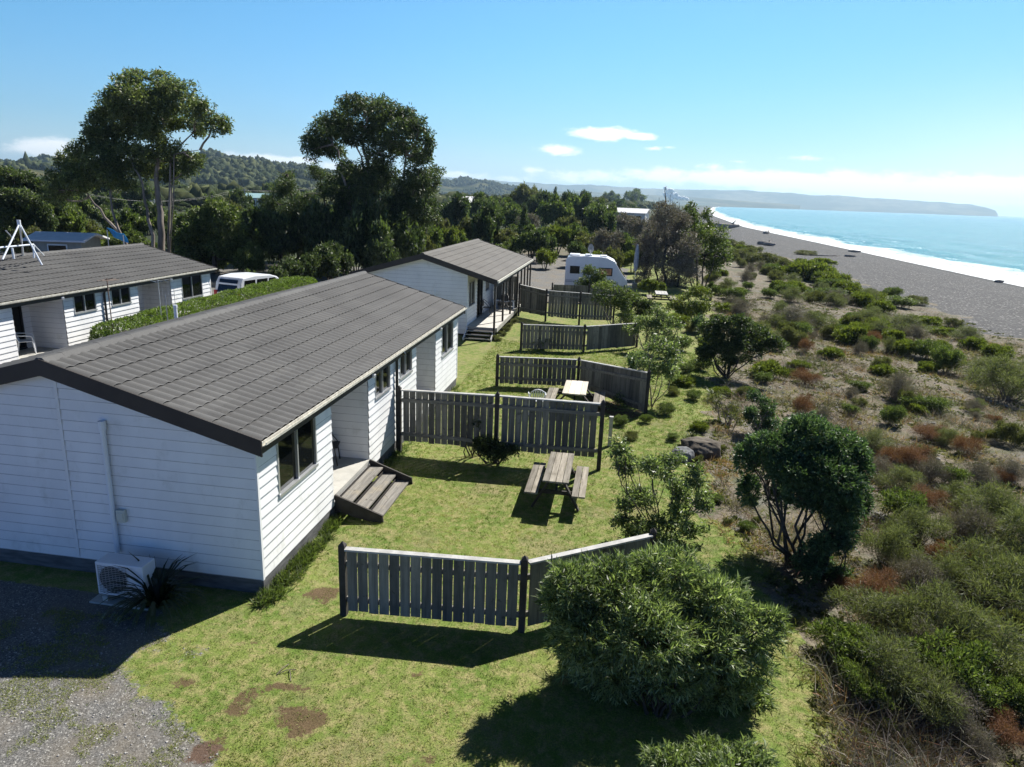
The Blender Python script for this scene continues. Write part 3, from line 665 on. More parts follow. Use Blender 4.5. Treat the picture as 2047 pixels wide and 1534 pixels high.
# far cabin with a veranda
def cabin_far():
    r=thing('cabin','white cabin with a posted veranda and pale deck behind the nearest cabin','cabin',(-7.12,32.55,0))
    L=12.3;xr,zr,xe,ze,xb=-2.1,3.86,1.5,2.80,-5.7
    wb=MB();sl=(zr-ze)/(xe-xr)
    Wn=[(.35,1.75,1.35,2.55),(4.6,5.6,1.6,2.5),(7.0,8.0,1.6,2.5),(10.2,11.6,1.35,2.55)];D=[(2.35,3.75,.5,2.5),(8.4,9.8,.5,2.5)]
    clad(wb,(0,0,0),(0,1,0),(1,0,0),L,.28,2.95,Wn+D)
    lim=gable_lim(xr,zr,xe,ze,0,-5.4)
    clad(wb,(0,0,0),(-1,0,0),(0,-1,0),5.4,.3,zr-.07,(),lim=lim);clad(wb,(0,L,0),(-1,0,0),(0,1,0),5.4,.3,zr-.07,(),lim=lim)
    wb.box(-5.4,-.06,.02,L-.02,.1,2.68);wb.box(-.01,.026,-.026,.03,.3,3.1);wb.build('wall',[SIDING,LAP_SHADE],r)
    rf=MB();roof_slope(rf,xr,zr,xe,ze,-.4,L+.3,9,.3,.014);roof_slope(rf,xr,zr,xb,ze,-.4,L+.3,9,.3,.014);roof=rf.build('roof',ROOF3,r)
    rc=MB();rc.hexa([(xr-.13,-.4,zr-.02),(xr+.13,-.4,zr-.02),(xr+.13,L+.3,zr-.02),(xr-.13,L+.3,zr-.02),(xr-.05,-.4,zr+.06),(xr+.05,-.4,zr+.06),(xr+.05,L+.3,zr+.06),(xr-.05,L+.3,zr+.06)]);rc.build('ridge_cap',ROOF3,roof)
    for ys_ in (-.44,L+.3):
        for s in (1,-1):
            xx=xe if s>0 else xb
            b=MB();b.extrude([(xr,zr+.04),(xx+.02*s,ze+.03),(xx+.02*s,ze-.22),(xr,zr-.235)],lambda u,v,t:(u,t,v),ys_,ys_+.03);b.build('barge_board',DARK,r)
    c=MB();c.extrude([(xr,zr-.07),(xe-.02,ze-.07),(xe-.02,ze-.1),(xr,zr-.1)],lambda u,v,t:(u,t,v),-.38,L+.28);c.extrude([(xr,zr-.07),(xb+.02,ze-.07),(xb+.02,ze-.1),(xr,zr-.1)],lambda u,v,t:(u,t,v),-.38,L+.28);c.build('soffit',DARK,r)
    g=MB();g.box(xe+.005,xe+.08,-.38,L+.28,ze-.12,ze-.01);g.build('gutter',GUTTER,r)
    b=MB();b.box(xe-.13,xe-.03,-.3,L+.2,ze-.3,ze-.1);b.build('veranda_beam',DARK,r)
    for (a,b_,c0,d0) in Wn: window(r,lambda a,o,z:(o,a,z),a,b_,c0,d0)
    for (a,b_,c0,d0) in D: window(r,lambda a,o,z:(o,a,z),a,b_,c0+.02,d0,'glass_door',2,BLACK)
    d=MB()
    for k in range(10): d.box(.03+k*.145,.03+k*.145+.138,-.1,L,.45,.5)
    d.build('deck',plain('pale_deck_boards',(.50,.48,.43),.7,.12,3.,bump=.3),r)
    e=MB();e.box(1.48,1.52,-.1,L,.3,.505);e.box(.02,1.48,-.14,-.1,.3,.44);e.build('deck_edge',plain('grey_deck_edge',(.32,.31,.28),.7,.2,3.),r)
    for k,y in enumerate((-.5,1.9,4.3,6.7,8.2,9.6,11.0,12.3)):
        p=MB();p.box(1.4,1.49,y-.045,y+.045,0,ze-.12);p.build('veranda_post',POST,r)
    for k in range(8):
        p=MB();p.box(1.2,1.3,.3+k*1.6,.42+k*1.6,0,.44);p.build('deck_pile',DARK,r)
    s=MB();s.box(-1.6,-1.54,-.05,-.02,.8,2.2);s.build('conduit_pipe',PVC,r)
    sub=MB();sub.box(-5.35,-.05,.04,L-.04,-.1,.3);sub.build('subfloor',DARK,r)
    return r
cabin_far()
def steps(label,loc,rz,wd,rise,run,n,frame,tread):
    r=thing('steps',label,'steps',loc,rz)
    for s in (0,1):
        y=s*wd
        b=MB();b.extrude([(0.,rise+.02),(run,.16),(run+.02,.0),(run-.28,.0),(0,rise-.34)],lambda u,v,t:(u,t,v),y-.022,y+.022);b.build('stringer',frame,r)
    for k in range(n):
        x0=.04+k*(run-.08)/n;z=rise-(k+1)*rise/(n+.35)+.02
        t=MB()
        t.box(x0,x0+.145,.03,wd-.03,z-.035,z);t.box(x0+.152,x0+.297,.03,wd-.03,z-.035,z)
        t.build('tread',tread,r)
        t=MB();t.box(x0-.012,x0-.004,.03,wd-.03,z-.12,z+.06);t.build('tread_shade',frame,r)  # dark board added in place of the shade below each tread
    return r
steps('grey timber steps down from the near cabin porch to the lawn',(-5.47,12.62,0),0,2.06,.5,1.02,3,POST,STEPW)
st=thing('steps','dark timber steps at the near end of the far cabin deck','steps',(-7.05,32.4,0))
b=MB();b.extrude([(0,.5),(-.9,.12),(-.9,0),(-.62,0),(0,.25)],lambda u,v,t:(t,u,v),-.02,.03);b.build('stringer',PLASTIC,st)
b=MB();b.extrude([(0,.5),(-.9,.12),(-.9,0),(-.62,0),(0,.25)],lambda u,v,t:(t,u,v),1.3,1.35);b.build('stringer',CAPW,st)
for k in range(3):
    b=MB();b.box(.035,1.29,-.12-.28*(k+.75),-.02-.28*k,.34-k*.13,.375-k*.13);b.build('tread',DARK,st)
    b=MB();b.box(.035,1.29,-.125-.28*(k+.75),-.12-.28*(k+.75),.34-k*.13,.38-k*.13);b.build('tread_nosing',CAPW,st)
# ------------------------------------------------------------ fences
def fence(label,pts,hts,back=False,zb=.09,gap=.012,bw=.158,closed=(),railside=1,group='paling fences between the cabin lawns',capw=True,phs=.09):
    """palings face the camera (railside 1: rails behind, -1: rails in front)"""
    r=thing('fence',label,'fence',(pts[0][0],pts[0][1],0),0,group)
    O=np.array([pts[0][0],pts[0][1],0])
    for i,(x,y) in enumerate(pts):
        h=hts[i];p=MB();s=.052;a=np.array([x,y,0])-O
        p.box(a[0]-s,a[0]+s,a[1]-s,a[1]+s,-.35,h+.02)
        n=len(p.v);c=[(a[0]-s,a[1]-s),(a[0]+s,a[1]-s),(a[0]+s,a[1]+s),(a[0]-s,a[1]+s)]
        for k in range(4): p.face((*c[k],h+.02),(*c[(k+1)%4],h+.02),(a[0],a[1],h+.085))
        p.build('post',POST,r)
    for i in range(len(pts)-1):
        A=np.array([*pts[i],0.])-O;B=np.array([*pts[i+1],0.])-O;d=B-A;L=np.linalg.norm(d);u=d/L;n=np.array([u[1],-u[0],0])  # n points to the camera side
        if n[1]>0: n=-n
        hA,hB=hts[i]-.05,hts[i+1]-.05
        g=gap if i not in closed else .004
        m=MB();cnt=int((L-.1)/(bw+g));off=(L-cnt*(bw+g))/2
        for k in range(cnt):
            s0=off+k*(bw+g)+g/2;s1=s0+bw-.004*rng.random();h0=hA+(hB-hA)*s0/L;h1=hA+(hB-hA)*s1/L
            jz=rng.normal(0,.004);o0=.026*railside+.001*rng.random();zb0=zb+rng.normal(0,.012)
            p0,p1=A+u*s0+n*o0,A+u*s1+n*o0;q=n*.018*railside
            lo,hi=(p0,p1)
            m.hexa([lo+(0,0,zb0),hi+(0,0,zb0),hi+q+(0,0,zb0),lo+q+(0,0,zb0),lo+(0,0,h0-.012+jz),hi+(0,0,h1-.012+jz),hi+q+(0,0,h1-.012+jz),lo+q+(0,0,h0-.012+jz)])
        pn=m.build('palings',PALING,r)
        for f,hh in ((0,.22),(1,None)):
            a=A+u*.053;b=B-u*.053
            za=zb+.2 if f==0 else hA-.25;zc=zb+.2 if f==0 else hB-.25
            rl=MB();rl.bar(a+(0,0,za),b+(0,0,zc),.045,.09);rl.build('rail',RAIL,r)
        if capw:
            c=MB();c.bar(A+u*.053+n*.02*railside+(0,0,hA+.012),B-u*.053+n*.02*railside+(0,0,hB+.012),.11,.03);c.build('capping',CAPW,r)
    return r
fence('low grey paling fence nearest the camera, beside the big foreground bush',[(-3.97,9.38),(-1.1,9.53),tuple(P(1306,1062,1.26)[:2])],[1.22,1.24,1.24],closed=(1,))
fence('tall grey paling fence joined to the near cabin wall behind the weathered picnic table',[(-5.36,16.58),(-2.78,16.5),(-.15,16.57)],[1.75,1.82,1.80],zb=.34,railside=-1,gap=.013)
fence('paling fence behind the pale topped picnic table, its right wing angling forward',[(-4.06,23.88),(-1.18,24.3),(1.16,21.65)],[1.12,1.12,1.45],railside=-1,zb=.1,closed=(1,),gap=.013)
fence('low paling fence in front of the far cabin steps, with a dark shrub against it',[(-4.1,30.23),(-1.33,30.71),(1.05,32.53)],[1.2,1.2,1.2],closed=(1,),gap=.010)
fence('tall paling fence running out from the far cabin veranda',[(-5.55,39.3),(-3.86,38.07),(-1.97,37.63),(-.14,37.99)],[1.85,1.75,1.78,1.7],railside=-1,zb=.3,gap=.013)
fence('dark low paling fence in front of the caravan',[(-4.3,45.9),(-1.9,46.3),(.4,46.7)],[1.2,1.2,1.2],closed=(0,1),capw=False)
fence('paling privacy screen across the far cabin veranda',[(-7.0,39.6),(-5.7,39.45)],[2.3,2.3],railside=-1,zb=.5,gap=.012,capw=False)
# ------------------------------------------------------------ picnic tables
def picnic(label,x0,x1,y0,y1,b1,b2,top,h=.75,rz=0):
    cx,cy=(x0+x1)/2,(y0+y1)/2;r=thing('picnic_table',label,'picnic table',(cx,cy,0),rz,'picnic tables on the lawns')
    hw,hl=(x1-x0)/2,(y1-y0)/2
    t=MB();n=4;wb=(2*hw)/n
    for k in range(n): t.box(-hw+k*wb+.005,-hw+(k+1)*wb-.005,-hl+rng.normal(0,.004),hl+rng.normal(0,.004),h-.04,h)
    t.build('tabletop',top,r,bevel=.004)
    for (a,b) in (b1,b2):
        s=MB();w2=(b-a)/2
        for k in range(2): s.box(a-cx+k*w2+.006,a-cx+(k+1)*w2-.006,-hl+.0,hl-.0,.41,.45)
        s.build('bench',TIMBER,r,bevel=.004)
    bx0,bx1=b1[0]-cx,b2[1]-cx
    for y in (-hl+.28,hl-.28):
        for s in (-1,1):
            l=MB();l.bar((s*(hw-.16),y,h-.05),(s*(bx1-.14),y,0),.045,.11,up=(0,1,0));l.build('leg',POST,r)
        c=MB();c.bar((bx0+.02,y+.05,.36),(bx1-.02,y+.05,.36),.09,.045,up=(0,1,0));c.bar((-hw+.05,y+.05,h-.09),(hw-.05,y+.05,h-.09),.09,.045,up=(0,1,0))
        c.build('crossbeam',POST,r)
        c=MB();c.bar((0,y+.07,.36),(0,y+.45*(-1 if y>0 else 1),h-.06),.09,.045,up=(1,0,0));c.build('brace',POST,r)
    return r
picnic('weathered grey picnic table on the near lawn in front of the tall fence',-1.30,-.73,13.86,15.66,(-1.69,-1.39),(-.66,-.36),TIMBER)
picnic('picnic table with a pale new timber top beyond the tall fence',-1.49,-.74,20.95,22.6,(-2.05,-1.72),(-.52,-.15),TIMBERL)
pt3=P(1320,606)
picnic('shaded picnic table under the dark trees right of the caravan',pt3[0]-.4,pt3[0]+.4,pt3[1]-1,pt3[1]+.8,(pt3[0]-.95,pt3[0]-.6),(pt3[0]+.6,pt3[0]+.95),CAPW)
# ------------------------------------------------------------ chairs
def plastic_chair(label,loc,rz,m=PLASTIC,group='white plastic chairs'):
    r=thing('plastic_chair',label,'chair',loc,rz,group)
    s=MB();s.box(-.22,.22,-.22,.22,.41,.435);s.box(-.22,.22,.2,.225,.36,.43);s.build('seat',m,r,bevel=.01)
    b=MB()
    b.tube([(-.2,-.2,.43),(-.235,-.27,.62),(-.2,-.31,.76),(-.1,-.33,.83),(0,-.335,.85),(.1,-.33,.83),(.2,-.31,.76),(.235,-.27,.62),(.2,-.2,.43)],.02,6)
    for k in range(5):
        x=-.13+k*.065;b.hexa([(x-.018,-.215,.43),(x+.018,-.215,.43),(x+.018,-.2,.43),(x-.018,-.2,.43),(x*1.1-.018,-.335,.80),(x*1.1+.018,-.335,.80),(x*1.1+.018,-.32,.80),(x*1.1-.018,-.32,.80)])
    b.build('backrest',m,r)
    for s_ in (-1,1):
        a=MB();a.tube([(s_*.235,-.27,.66),(s_*.27,-.1,.64),(s_*.27,.12,.63),(s_*.26,.2,.58),(s_*.235,.22,.42)],.02,6);a.build('armrest',m,r)
        for y0,y1 in ((.2,.25),(-.2,-.27)):
            l=MB();l.tube([(s_*.2,y0,.42),(s_*.245,y1,0)],[.028,.02],6);l.build('leg',m,r)
    return r
plastic_chair('white plastic armchair in the porch of the left cabin',(-19.75,20.95-.55,.86),R_(-50))
plastic_chair('white plastic chair half hidden behind the tall fence',tuple(P(1072,779,.85)*np.array([1,1,0])+np.array([0,.33,0])),R_(10))
def metal_chair(label,loc,rz,group='black metal chairs'):
    r=thing('metal_chair',label,'chair',loc,rz,group)
    s=MB();s.box(-.23,.23,-.22,.22,.42,.44);s.build('seat',BLACK,r,bevel=.008)
    b=MB();b.tube([(-.22,.2,0),(-.24,.15,.45),(-.25,-.02,.66),(-.22,-.2,.80),(-.1,-.27,.86),(.1,-.27,.86),(.22,-.2,.80),(.25,-.02,.66),(.24,.15,.45),(.22,.2,0)],.013,8);b.build('frame',BLACK,r,smooth=True)
    k=MB();k.hexa([(-.2,-.22,.5),(.2,-.22,.5),(.2,-.21,.5),(-.2,-.21,.5),(-.19,-.26,.82),(.19,-.26,.82),(.19,-.25,.82),(-.19,-.25,.82)]);k.build('backrest',BLACK,r)
    for sx in (-1,1):
        l=MB();l.tube([(sx*.2,-.2,.43),(sx*.22,-.27,0)],.012,6);l.build('leg',BLACK,r)
    return r
metal_chair('black metal chair in the porch of the nearest cabin',(-6.3,14.3,.51),R_(-75))
metal_chair('black chair on the far cabin deck beside the wall',(-6.75,35.9,.5),R_(-90))
metal_chair('black chair on the far cabin deck next to the white bench',(-6.2,37.9,.5),R_(180))
t=thing('bench','white slatted bench on the far cabin deck by the privacy screen','bench',(-6.3,38.9,.5))
b=MB();b.box(-.55,.55,-.2,.2,.38,.43);b.build('seat',PLASTIC,t)
for s in (-1,1):
    b=MB();b.box(s*.5-.03,s*.5+.03,-.18,.18,0,.38);b.build('leg',PLASTIC,t)
# ------------------------------------------------------------ heat pump
hp=thing('heat_pump','white outdoor heat pump unit against the near cabin gable','heat pump',(-7.98,8.92,0))
b=MB();b.box(0,.84,0,.32,.12,.70);b.build('casing',PLASTIC,hp,bevel=.015)
b=MB()
for k in range(15): b.box(.05,.56,-.012,-.002,.17+k*.033,.17+k*.033+.010)
for k in range(9): b.box(.05+k*.0625,.058+k*.0625,-.016,-.012,.16,.66)
b.build('grille',METAL,hp)
b=MB();b.tube([(.3,-.001,.415),(.3,.001,.415)],.24,24);b.build('fan_opening',BLACK,hp)
for x in (.1,.66):
    b=MB();b.box(x,x+.09,-.04,.36,.0,.12);b.build('foot',CONC,hp)
b=MB();b.box(-.1,.95,-.1,.45,-.05,.03);b.build('plinth',CONC,hp)
# ------------------------------------------------------------ caravan
WHITE=plain('caravan_white',(.68,.70,.72),.35,.05,1.2,dirt=((.45,.46,.44),1.5,.4))
cv=thing('caravan','white touring caravan with an orange window behind the fences','caravan',(-3.95,51.6,0),R_(2))
prof=[(0,.42),(0,2.25),(.12,2.5),(.5,2.62),(2.6,2.62),(3.1,2.55),(3.55,2.35),(3.95,1.75),(4.55,.95),(4.6,.7),(4.4,.42)]
b=MB();b.extrude(prof,lambda u,v,t:(u,t,v),0,2.15);b.build('body',WHITE,cv,bevel=.03)
b=MB();b.box(.25,1.0,.4,1.7,2.62,2.70);b.box(1.4,1.9,.6,1.5,2.62,2.72);b.box(2.5,3.0,.5,1.6,2.6,2.68);b.build('roof_hatch',PLASTIC,cv,bevel=.02)
b=MB();b.box(2.42,3.45,-.02,-.004,1.28,1.86);wv=b.build('window',BLACK,cv)
b=MB();b.box(2.5,3.37,-.028,-.021,1.35,1.79);b.build('blind',plain('amber_blind',(.50,.22,.10),.6,.3,4.),wv)
b=MB();b.box(.35,1.05,-.02,-.004,1.35,1.9);b.build('window',GLASS,cv)
b=MB();b.hexa([(3.70,.25,2.16),(3.70,1.9,2.16),(4.36,1.9,1.24),(4.36,.25,1.24),(3.72,.25,2.18),(3.72,1.9,2.18),(4.38,1.9,1.26),(4.38,.25,1.26)]);b.build('front_window',GLASS,cv)
b=MB();b.box(.05,3.9,-.012,-.003,.74,.78);b.box(.05,3.9,-.012,-.003,.84,.87);b.build('stripe',plain('grey_blue_stripe',(.1,.14,.2),.4,.1),cv)
for y in (.12,2.0):
    b=MB();b.tube([(2.1,y-.1,.32),(2.1,y+.1,.32)],.32,20);wh=b.build('wheel',BLACK,cv)
b=MB();b.bar((4.4,1.07,.45),(5.5,1.07,.45),.12,.1);b.build('drawbar',METAL,cv)
b=MB();b.box(5.0,5.35,.85,1.3,.4,.75);b.build('gas_locker',plain('grey_locker',(.2,.2,.21),.5,.1),cv,bevel=.02)
sdish=thing('satellite_dish','pale satellite dish standing on the caravan roof','satellite dish',(-2.2,52.3,2.62))
b=MB()
for i in range(4):
    r0,r1=i*.13,(i+1)*.13
    for k in range(20):
        a0,a1=2*math.pi*k/20,2*math.pi*(k+1)/20
        def q(r,a): return (r*.55*math.cos(a)*.75,-.1+.3*r*r*.3,.55+r*.62*math.sin(a))
        b.face(q(r0,a0),q(r0,a1),q(r1,a1),q(r1,a0))
dm=b.build('dish',CAPW,sdish);sm=dm.modifiers.new('s','SOLIDIFY');sm.thickness=.02
b=MB();b.tube([(0,0,0),(0,0,.5)],.03,8);b.tube([(0,-.1,.2),(0,-.5,.5)],.015,6);b.build('mast',METAL,sdish)
# ------------------------------------------------------------ van behind the hedge
vp=P(452,552,1.95)
van=thing('parked_van','white people carrier parked behind the clipped hedge','van',(vp[0],vp[1],.0),R_(-14))
VW=plain('van_paint',(.72,.73,.74),.25,.04)
pr=[(0,.35),(-.02,1.0),(.10,1.55),(.3,1.86),(1.2,1.95),(2.4,1.90),(2.95,1.75),(3.75,1.15),(4.45,.98),(4.65,.75),(4.68,.35)]
b=MB();b.extrude(pr,lambda u,v,t:(t,u,v),-.88,.88);b.build('body',VW,van,bevel=.06)
for s in (1,-1):
    for (a0,a1) in ((.32,1.2),(1.26,2.15),(2.2,3.1)):
        t1=1.72;e=min(a1,2.75) if a1>3 else a1
        b=MB();b.hexa([(s*.885,a0,1.12),(s*.885,a1+(.25 if a1>3 else 0),1.12),(s*.89,a1+(.25 if a1>3 else 0),1.12),(s*.89,a0,1.12),(s*.885,a0+.08,t1),(s*.885,e,t1),(s*.89,e,t1),(s*.89,a0+.08,t1)]);b.build('side_window',GLASS,van)
b=MB();b.hexa([(-.7,-.03,1.05),(.7,-.03,1.05),(.7,0,1.05),(-.7,0,1.05),(-.62,.16,1.76),(.62,.16,1.76),(.62,.2,1.72),(-.62,.2,1.72)]);b.build('rear_window',GLASS,van)
b=MB();b.hexa([(-.75,3.0,1.74),(.75,3.0,1.74),(.8,3.7,1.2),(-.8,3.7,1.2),(-.75,3.03,1.77),(.75,3.03,1.77),(.8,3.73,1.23),(-.8,3.73,1.23)]);b.build('windscreen',GLASS,van)
RED=plain('red_lens',(.45,.02,.03),.3,.1)
for s in (1,-1):
    b=MB();b.box(s*.80-.09,s*.80+.09,-.06,.05,.85,1.15);b.build('tail_light',RED,van)
    for y in (.85,3.75):
        b=MB();b.tube([(s*.76,y,.33),(s*.9,y,.33)],.33,20);b.build('wheel',BLACK,van)
# ------------------------------------------------------------ small house, roofs, poles
TINR=plain('pale_metal_roof',(.68,.68,.68),.85,.06,2.,spec=.1)
def house(label,px,py,Yd,wd,dp,h,rh,roofmat,wallmat,rz=0,name='house'):
    c=P(px,py,h+rh) if Yd is None else PY(px,py,Yd);x,y=c[0],c[1]
    r=thing(name,label,'house',(x,y,0),rz,'distant houses')
    b=MB();b.box(-wd/2,wd/2,0,dp,-.5,h);b.extrude([(0,h),(dp,h),(dp/2,h+rh-.08)],lambda u,v,t:(t,u,v),-wd/2,wd/2);b.build('wall',wallmat,r)
    b=MB();b.extrude([(-.5,h-.12),(dp/2,h+rh),(dp+.5,h-.12),(dp+.5,h),(dp/2,h+rh+.13),(-.5,h)],lambda u,v,t:(t,u,v),-wd/2-.5,wd/2+.5);b.build('roof',roofmat,r)
    k=int(wd//3)
    for i in range(k):
        cx=-wd/2+(i+.5)*wd/k;f=MB();f.box(cx-.7,cx+.7,-.06,-.0,h*.38,h*.86);w_=f.build('window',TRIM,r);f=MB();f.box(cx-.62,cx+.62,-.075,-.062,h*.42,h*.82);f.build('pane',GLASS,w_)
    return r
BEIGE=plain('beige_wall',(.30,.29,.24),.8,.1);TRW=plain('white_wall_paint',(.6,.6,.58),.7,.1)
house('small beige house with a pale roof behind the left cabin',112,470,None,3.4,3.,2.3,.35,TINR,BEIGE,R_(14))
house('house with a white roof beyond the bush belt, left of the centre',937,409,250,10,10,4.2,2.,TINR,BEIGE,R_(12))
house('long low building with a white end by the bare tree',1240,424,190,13,6,3.8,1.0,TINR,TRW,R_(-12))
house('pale roofed shed among the trees beyond the bush belt',1195,409,260,7,5,3.8,1.1,TINR,TRW,R_(5))
house('turquoise roofed house beyond the big trees',520,408,200,8,7,3.6,1.2,plain('turquoise_roof',(.22,.36,.38),.7,.1),TRW,R_(20))
house('white house peeping through the far trees on the left',150,404,280,9,8,4,2,TINR,TRW,R_(0))
tp=PY(230,480,42);tr=thing('tarpaulin','bright blue tarpaulin strung beneath the leaning gum trunks','tarpaulin',(tp[0],tp[1],0))
b=MB();n=6
q0,q1=PY(214,460,42)-np.array([tp[0],tp[1],0]),PY(246,470,42)-np.array([tp[0],tp[1],0])
for i in range(n):
    for j in range(4):
        def s(i,j):
            a=i/n;c=j/4;p=q0+(q1-q0)*a;return (p[0],p[1]+c*.5+.1*math.sin(a*7+c*3),p[2]+.06*math.sin(a*5)-c*.62-.1*math.sin(math.pi*a)+.15)
        b.face(s(i,j),s(i+1,j),s(i+1,j+1),s(i,j+1))
sh_=b.build('sheet',plain('blue_tarp',(.01,.22,.52),.5,.1),tr);mm=sh_.modifiers.new('s','SOLIDIFY');mm.thickness=.02
for q in (q0,q1):
    b=MB();b.tube([(q[0],q[1],0),(q[0],q[1],q[2])],.03,6);b.build('pole',METAL,tr)
def pole(label,px,pyb,pyt,Yd,r=.11,arms=True,m=BARKD,name='power_pole',grp='power poles'):
    t_=PY(px,pyt,Yd);o=thing(name,label,'pole',(t_[0],t_[1],0),0,grp)
    b=MB();b.tube([(0,0,-.3),(0,0,t_[2])],[r,r*.7],8);b.build('shaft',m,o)
    if arms:
        b=MB();b.bar((-.9,0,t_[2]-.35),(.9,0,t_[2]-.35),.09,.11);b.build('crossarm',m,o)
    return o,t_
pole('dark wooden pole standing right of the big centre gum tree',852,500,430,62,.13,False)
pA=[pole('pale power pole on the plain beyond the round tree, '+s,px,0,py,150,.14,True,CAPW) for s,px,py in (('left one',466,378),('right one',489,377))]
pB=pole('power pole seen between the trunks of the left gum tree',308,0,398,120,.14,True,CAPW)
wr=MB()
pts=[PY(120,372,105),PY(308,399,120),PY(466,380,150),PY(489,378,150),PY(640,371,190)]
for dx in (-.8,.8):
    for a,b_ in zip(pts[:-1],pts[1:]):
        s=[a+(b_-a)*t+np.array([dx,0,-.35-4*t*(1-t)*.5]) for t in np.linspace(0,1,9)];wr.tube(s,.011,4,False)
tag(wr.build('power_line',CAPW),'pair of thin power lines strung between the far poles','power line')
# aerials
def aerial(label,base,H,arm=(.6,5),rz=0,legs=False,m=METAL,vert=False):
    o=thing('tv_aerial',label,'aerial',tuple(base),rz,'television aerials')
    b=MB();b.tube([(0,0,0),(0,0,H)],.018,6);b.build('mast',m,o)
    b=MB();b.tube([(-arm[0]*.3,0,H-.05),(arm[0],0,H+.02)],.011,5)
    for k in range(arm[1]):
        x=-arm[0]*.3+arm[0]*1.3*k/(arm[1]-1);l=.38-.04*k
        if vert: b.tube([(x,0,H-.05-l),(x,0,H-.05+l)],.008,4)
        else: b.tube([(x,-l,H-.05),(x,l,H-.05)],.008,4)
    b.build('antenna',m,o);return o
ax=P(322,700,0);q=PY(322,628,23.6)
aerial('thin aerial with crossed rods above the hedge by the porch wall',(q[0],q[1],.0),PY(316,560,23.6)[2],(.5,4),R_(50))
q=PY(335,640,22.5);aerial('thin mast with small rods rising over the hedge end',(q[0],q[1],.0),PY(336,590,22.5)[2],(.3,3),R_(20),vert=True)
q=PY(203,600,22.0);aerial('rusty thin aerial mast in front of the left cabin pipe',(q[0]+.3,q[1],.0),PY(200,556,22)[2],(.25,3),0,m=plain('rusty_metal',(.16,.1,.07),.7,.3))
q=PY(823,470,70);aerial('pale aerial standing beyond the far cabin roof',(q[0],q[1],0),q[2],(.7,6),R_(60))
# tripod of white pipes on the left roof
tri=thing('roof_tripod','tripod of white pipes carrying an aerial on the left cabin roof','aerial mount',(-21.0,22.2,0))
def TP(px,py,X=-21.0):
    d=raydir(px,py);p=CAM+d*(X/d[0]);return (p[0]+21.0,p[1]-22.2,p[2])
top=TP(39,447)
for k,(px,py,X) in enumerate(((5,519,-20.6),(84,530,-20.4),(47,513,-22.4))):
    b=MB();b.tube([TP(px,py,X),top],.028,8);b.build('leg',PVC,tri)
b=MB();b.tube([TP(-30,498),TP(67,489)],.03,8);b.build('crossbar',PVC,tri)
b=MB();b.tube([TP(24,496),TP(28,518)],.035,8);b.tube([TP(67,489),TP(68,516)],.03,8);b.tube([TP(67,489),TP(88,511,-21.6)],.02,8);b.build('strut',PVC,tri)
b=MB();b.tube([top,TP(42,462),TP(45,512,-21.4)],.02,8);b.build('mast',METAL,tri)
b=MB();b.tube([TP(39,455),TP(37,440)],.06,10);b.build('aerial_head',PLASTIC,tri)
b=MB();b.tube([TP(11,461),TP(28,479)],.02,6);b.build('stay',METAL,tri)
wp=PY(349,641,18.6);o=thing('vent_pipe','white plastic vent pipe rising behind the near cabin ridge','pipe',(-12.75,wp[1],0))
d=raydir(350,612);p=CAM+d*(-12.75/d[0]);o.location=(-12.75,p[1],0)
b=MB();b.tube([(0,0,0),(0,0,p[2])],.05,12);b.build('pipe',PVC,o)
b=MB();b.tube([(0,0,p[2]-.05),(0,0,p[2]+.03)],.06,12);b.build('cap',PVC,o)
# lattice
lt=thing('lattice_screen','white diamond lattice screen at the left edge behind the near cabin','lattice',(-12.9,12.0,0))
b=MB()
for k in range(26):
    b.bar((0,k*.16-1.2,1.2),(0,k*.16-1.2+1.0,2.2),.01,.03,up=(1,0,0));b.bar((.01,k*.16-1.2,2.2),(.01,k*.16-1.2+1.0,1.2),.01,.03,up=(1,0,0))
b.build('lattice',PLASTIC,lt)
b=MB();b.bar((0,-1.2,2.23),(0,4.,2.23),.05,.06);b.bar((0,-1.2,1.17),(0,4.,1.17),.05,.06);b.build('frame',POST,lt)
for y in (-1.2,1.4,4.):
    b=MB();b.box(-.04,.04,y-.04,y+.04,-.2,2.25);b.build('post',POST,lt)
lt.location=(-13.6,15.4,-.1)
# rocks
def rock(label,c,s,seed,m):
    me=blobmesh('rock',np.array([[0,0,0.]]),np.array([s]),m,0.).data
    vs=np.zeros(len(me.vertices)*3);me.vertices.foreach_get('co',vs);vs=vs.reshape(-1,3)
    for i,v in enumerate(vs): vs[i]*=1+.38*mn.noise(Vector(v*2.6)+Vector((seed,0,0)))
    vs[:,2]=np.clip(vs[:,2],-s[2]*.7,s[2]*.62)
    me.vertices.foreach_set('co',vs.ravel());me.update()
    o=[o for o in COL.objects if o.data==me][0]
    o.location=c;sb=o.modifiers.new('s','SUBSURF');sb.levels=sb.render_levels=3;sb.subdivision_type='SIMPLE'
    tx=bpy.data.textures.new('rk','CLOUDS');tx.noise_scale=.25;dm=o.modifiers.new('d','DISPLACE');dm.texture=tx;dm.strength=.10
    tag(o,label,'rock',group='boulders beside the lawn path');return o
RK=plain('brown_boulder',(.10,.085,.065),.95,.45,2.2,bump=1.,bscale=9);RK2=plain('grey_boulder',(.12,.125,.13),.9,.35,2.,bump=.9,bscale=11)
rock('large flat topped brown boulder beside the path',(2.55,18.75,.08),(.60,.42,.38),1.,RK)
rock('smaller rounded grey boulder in front of the brown one',(2.02,18.15,.05),(.34,.27,.26),5.,RK2)
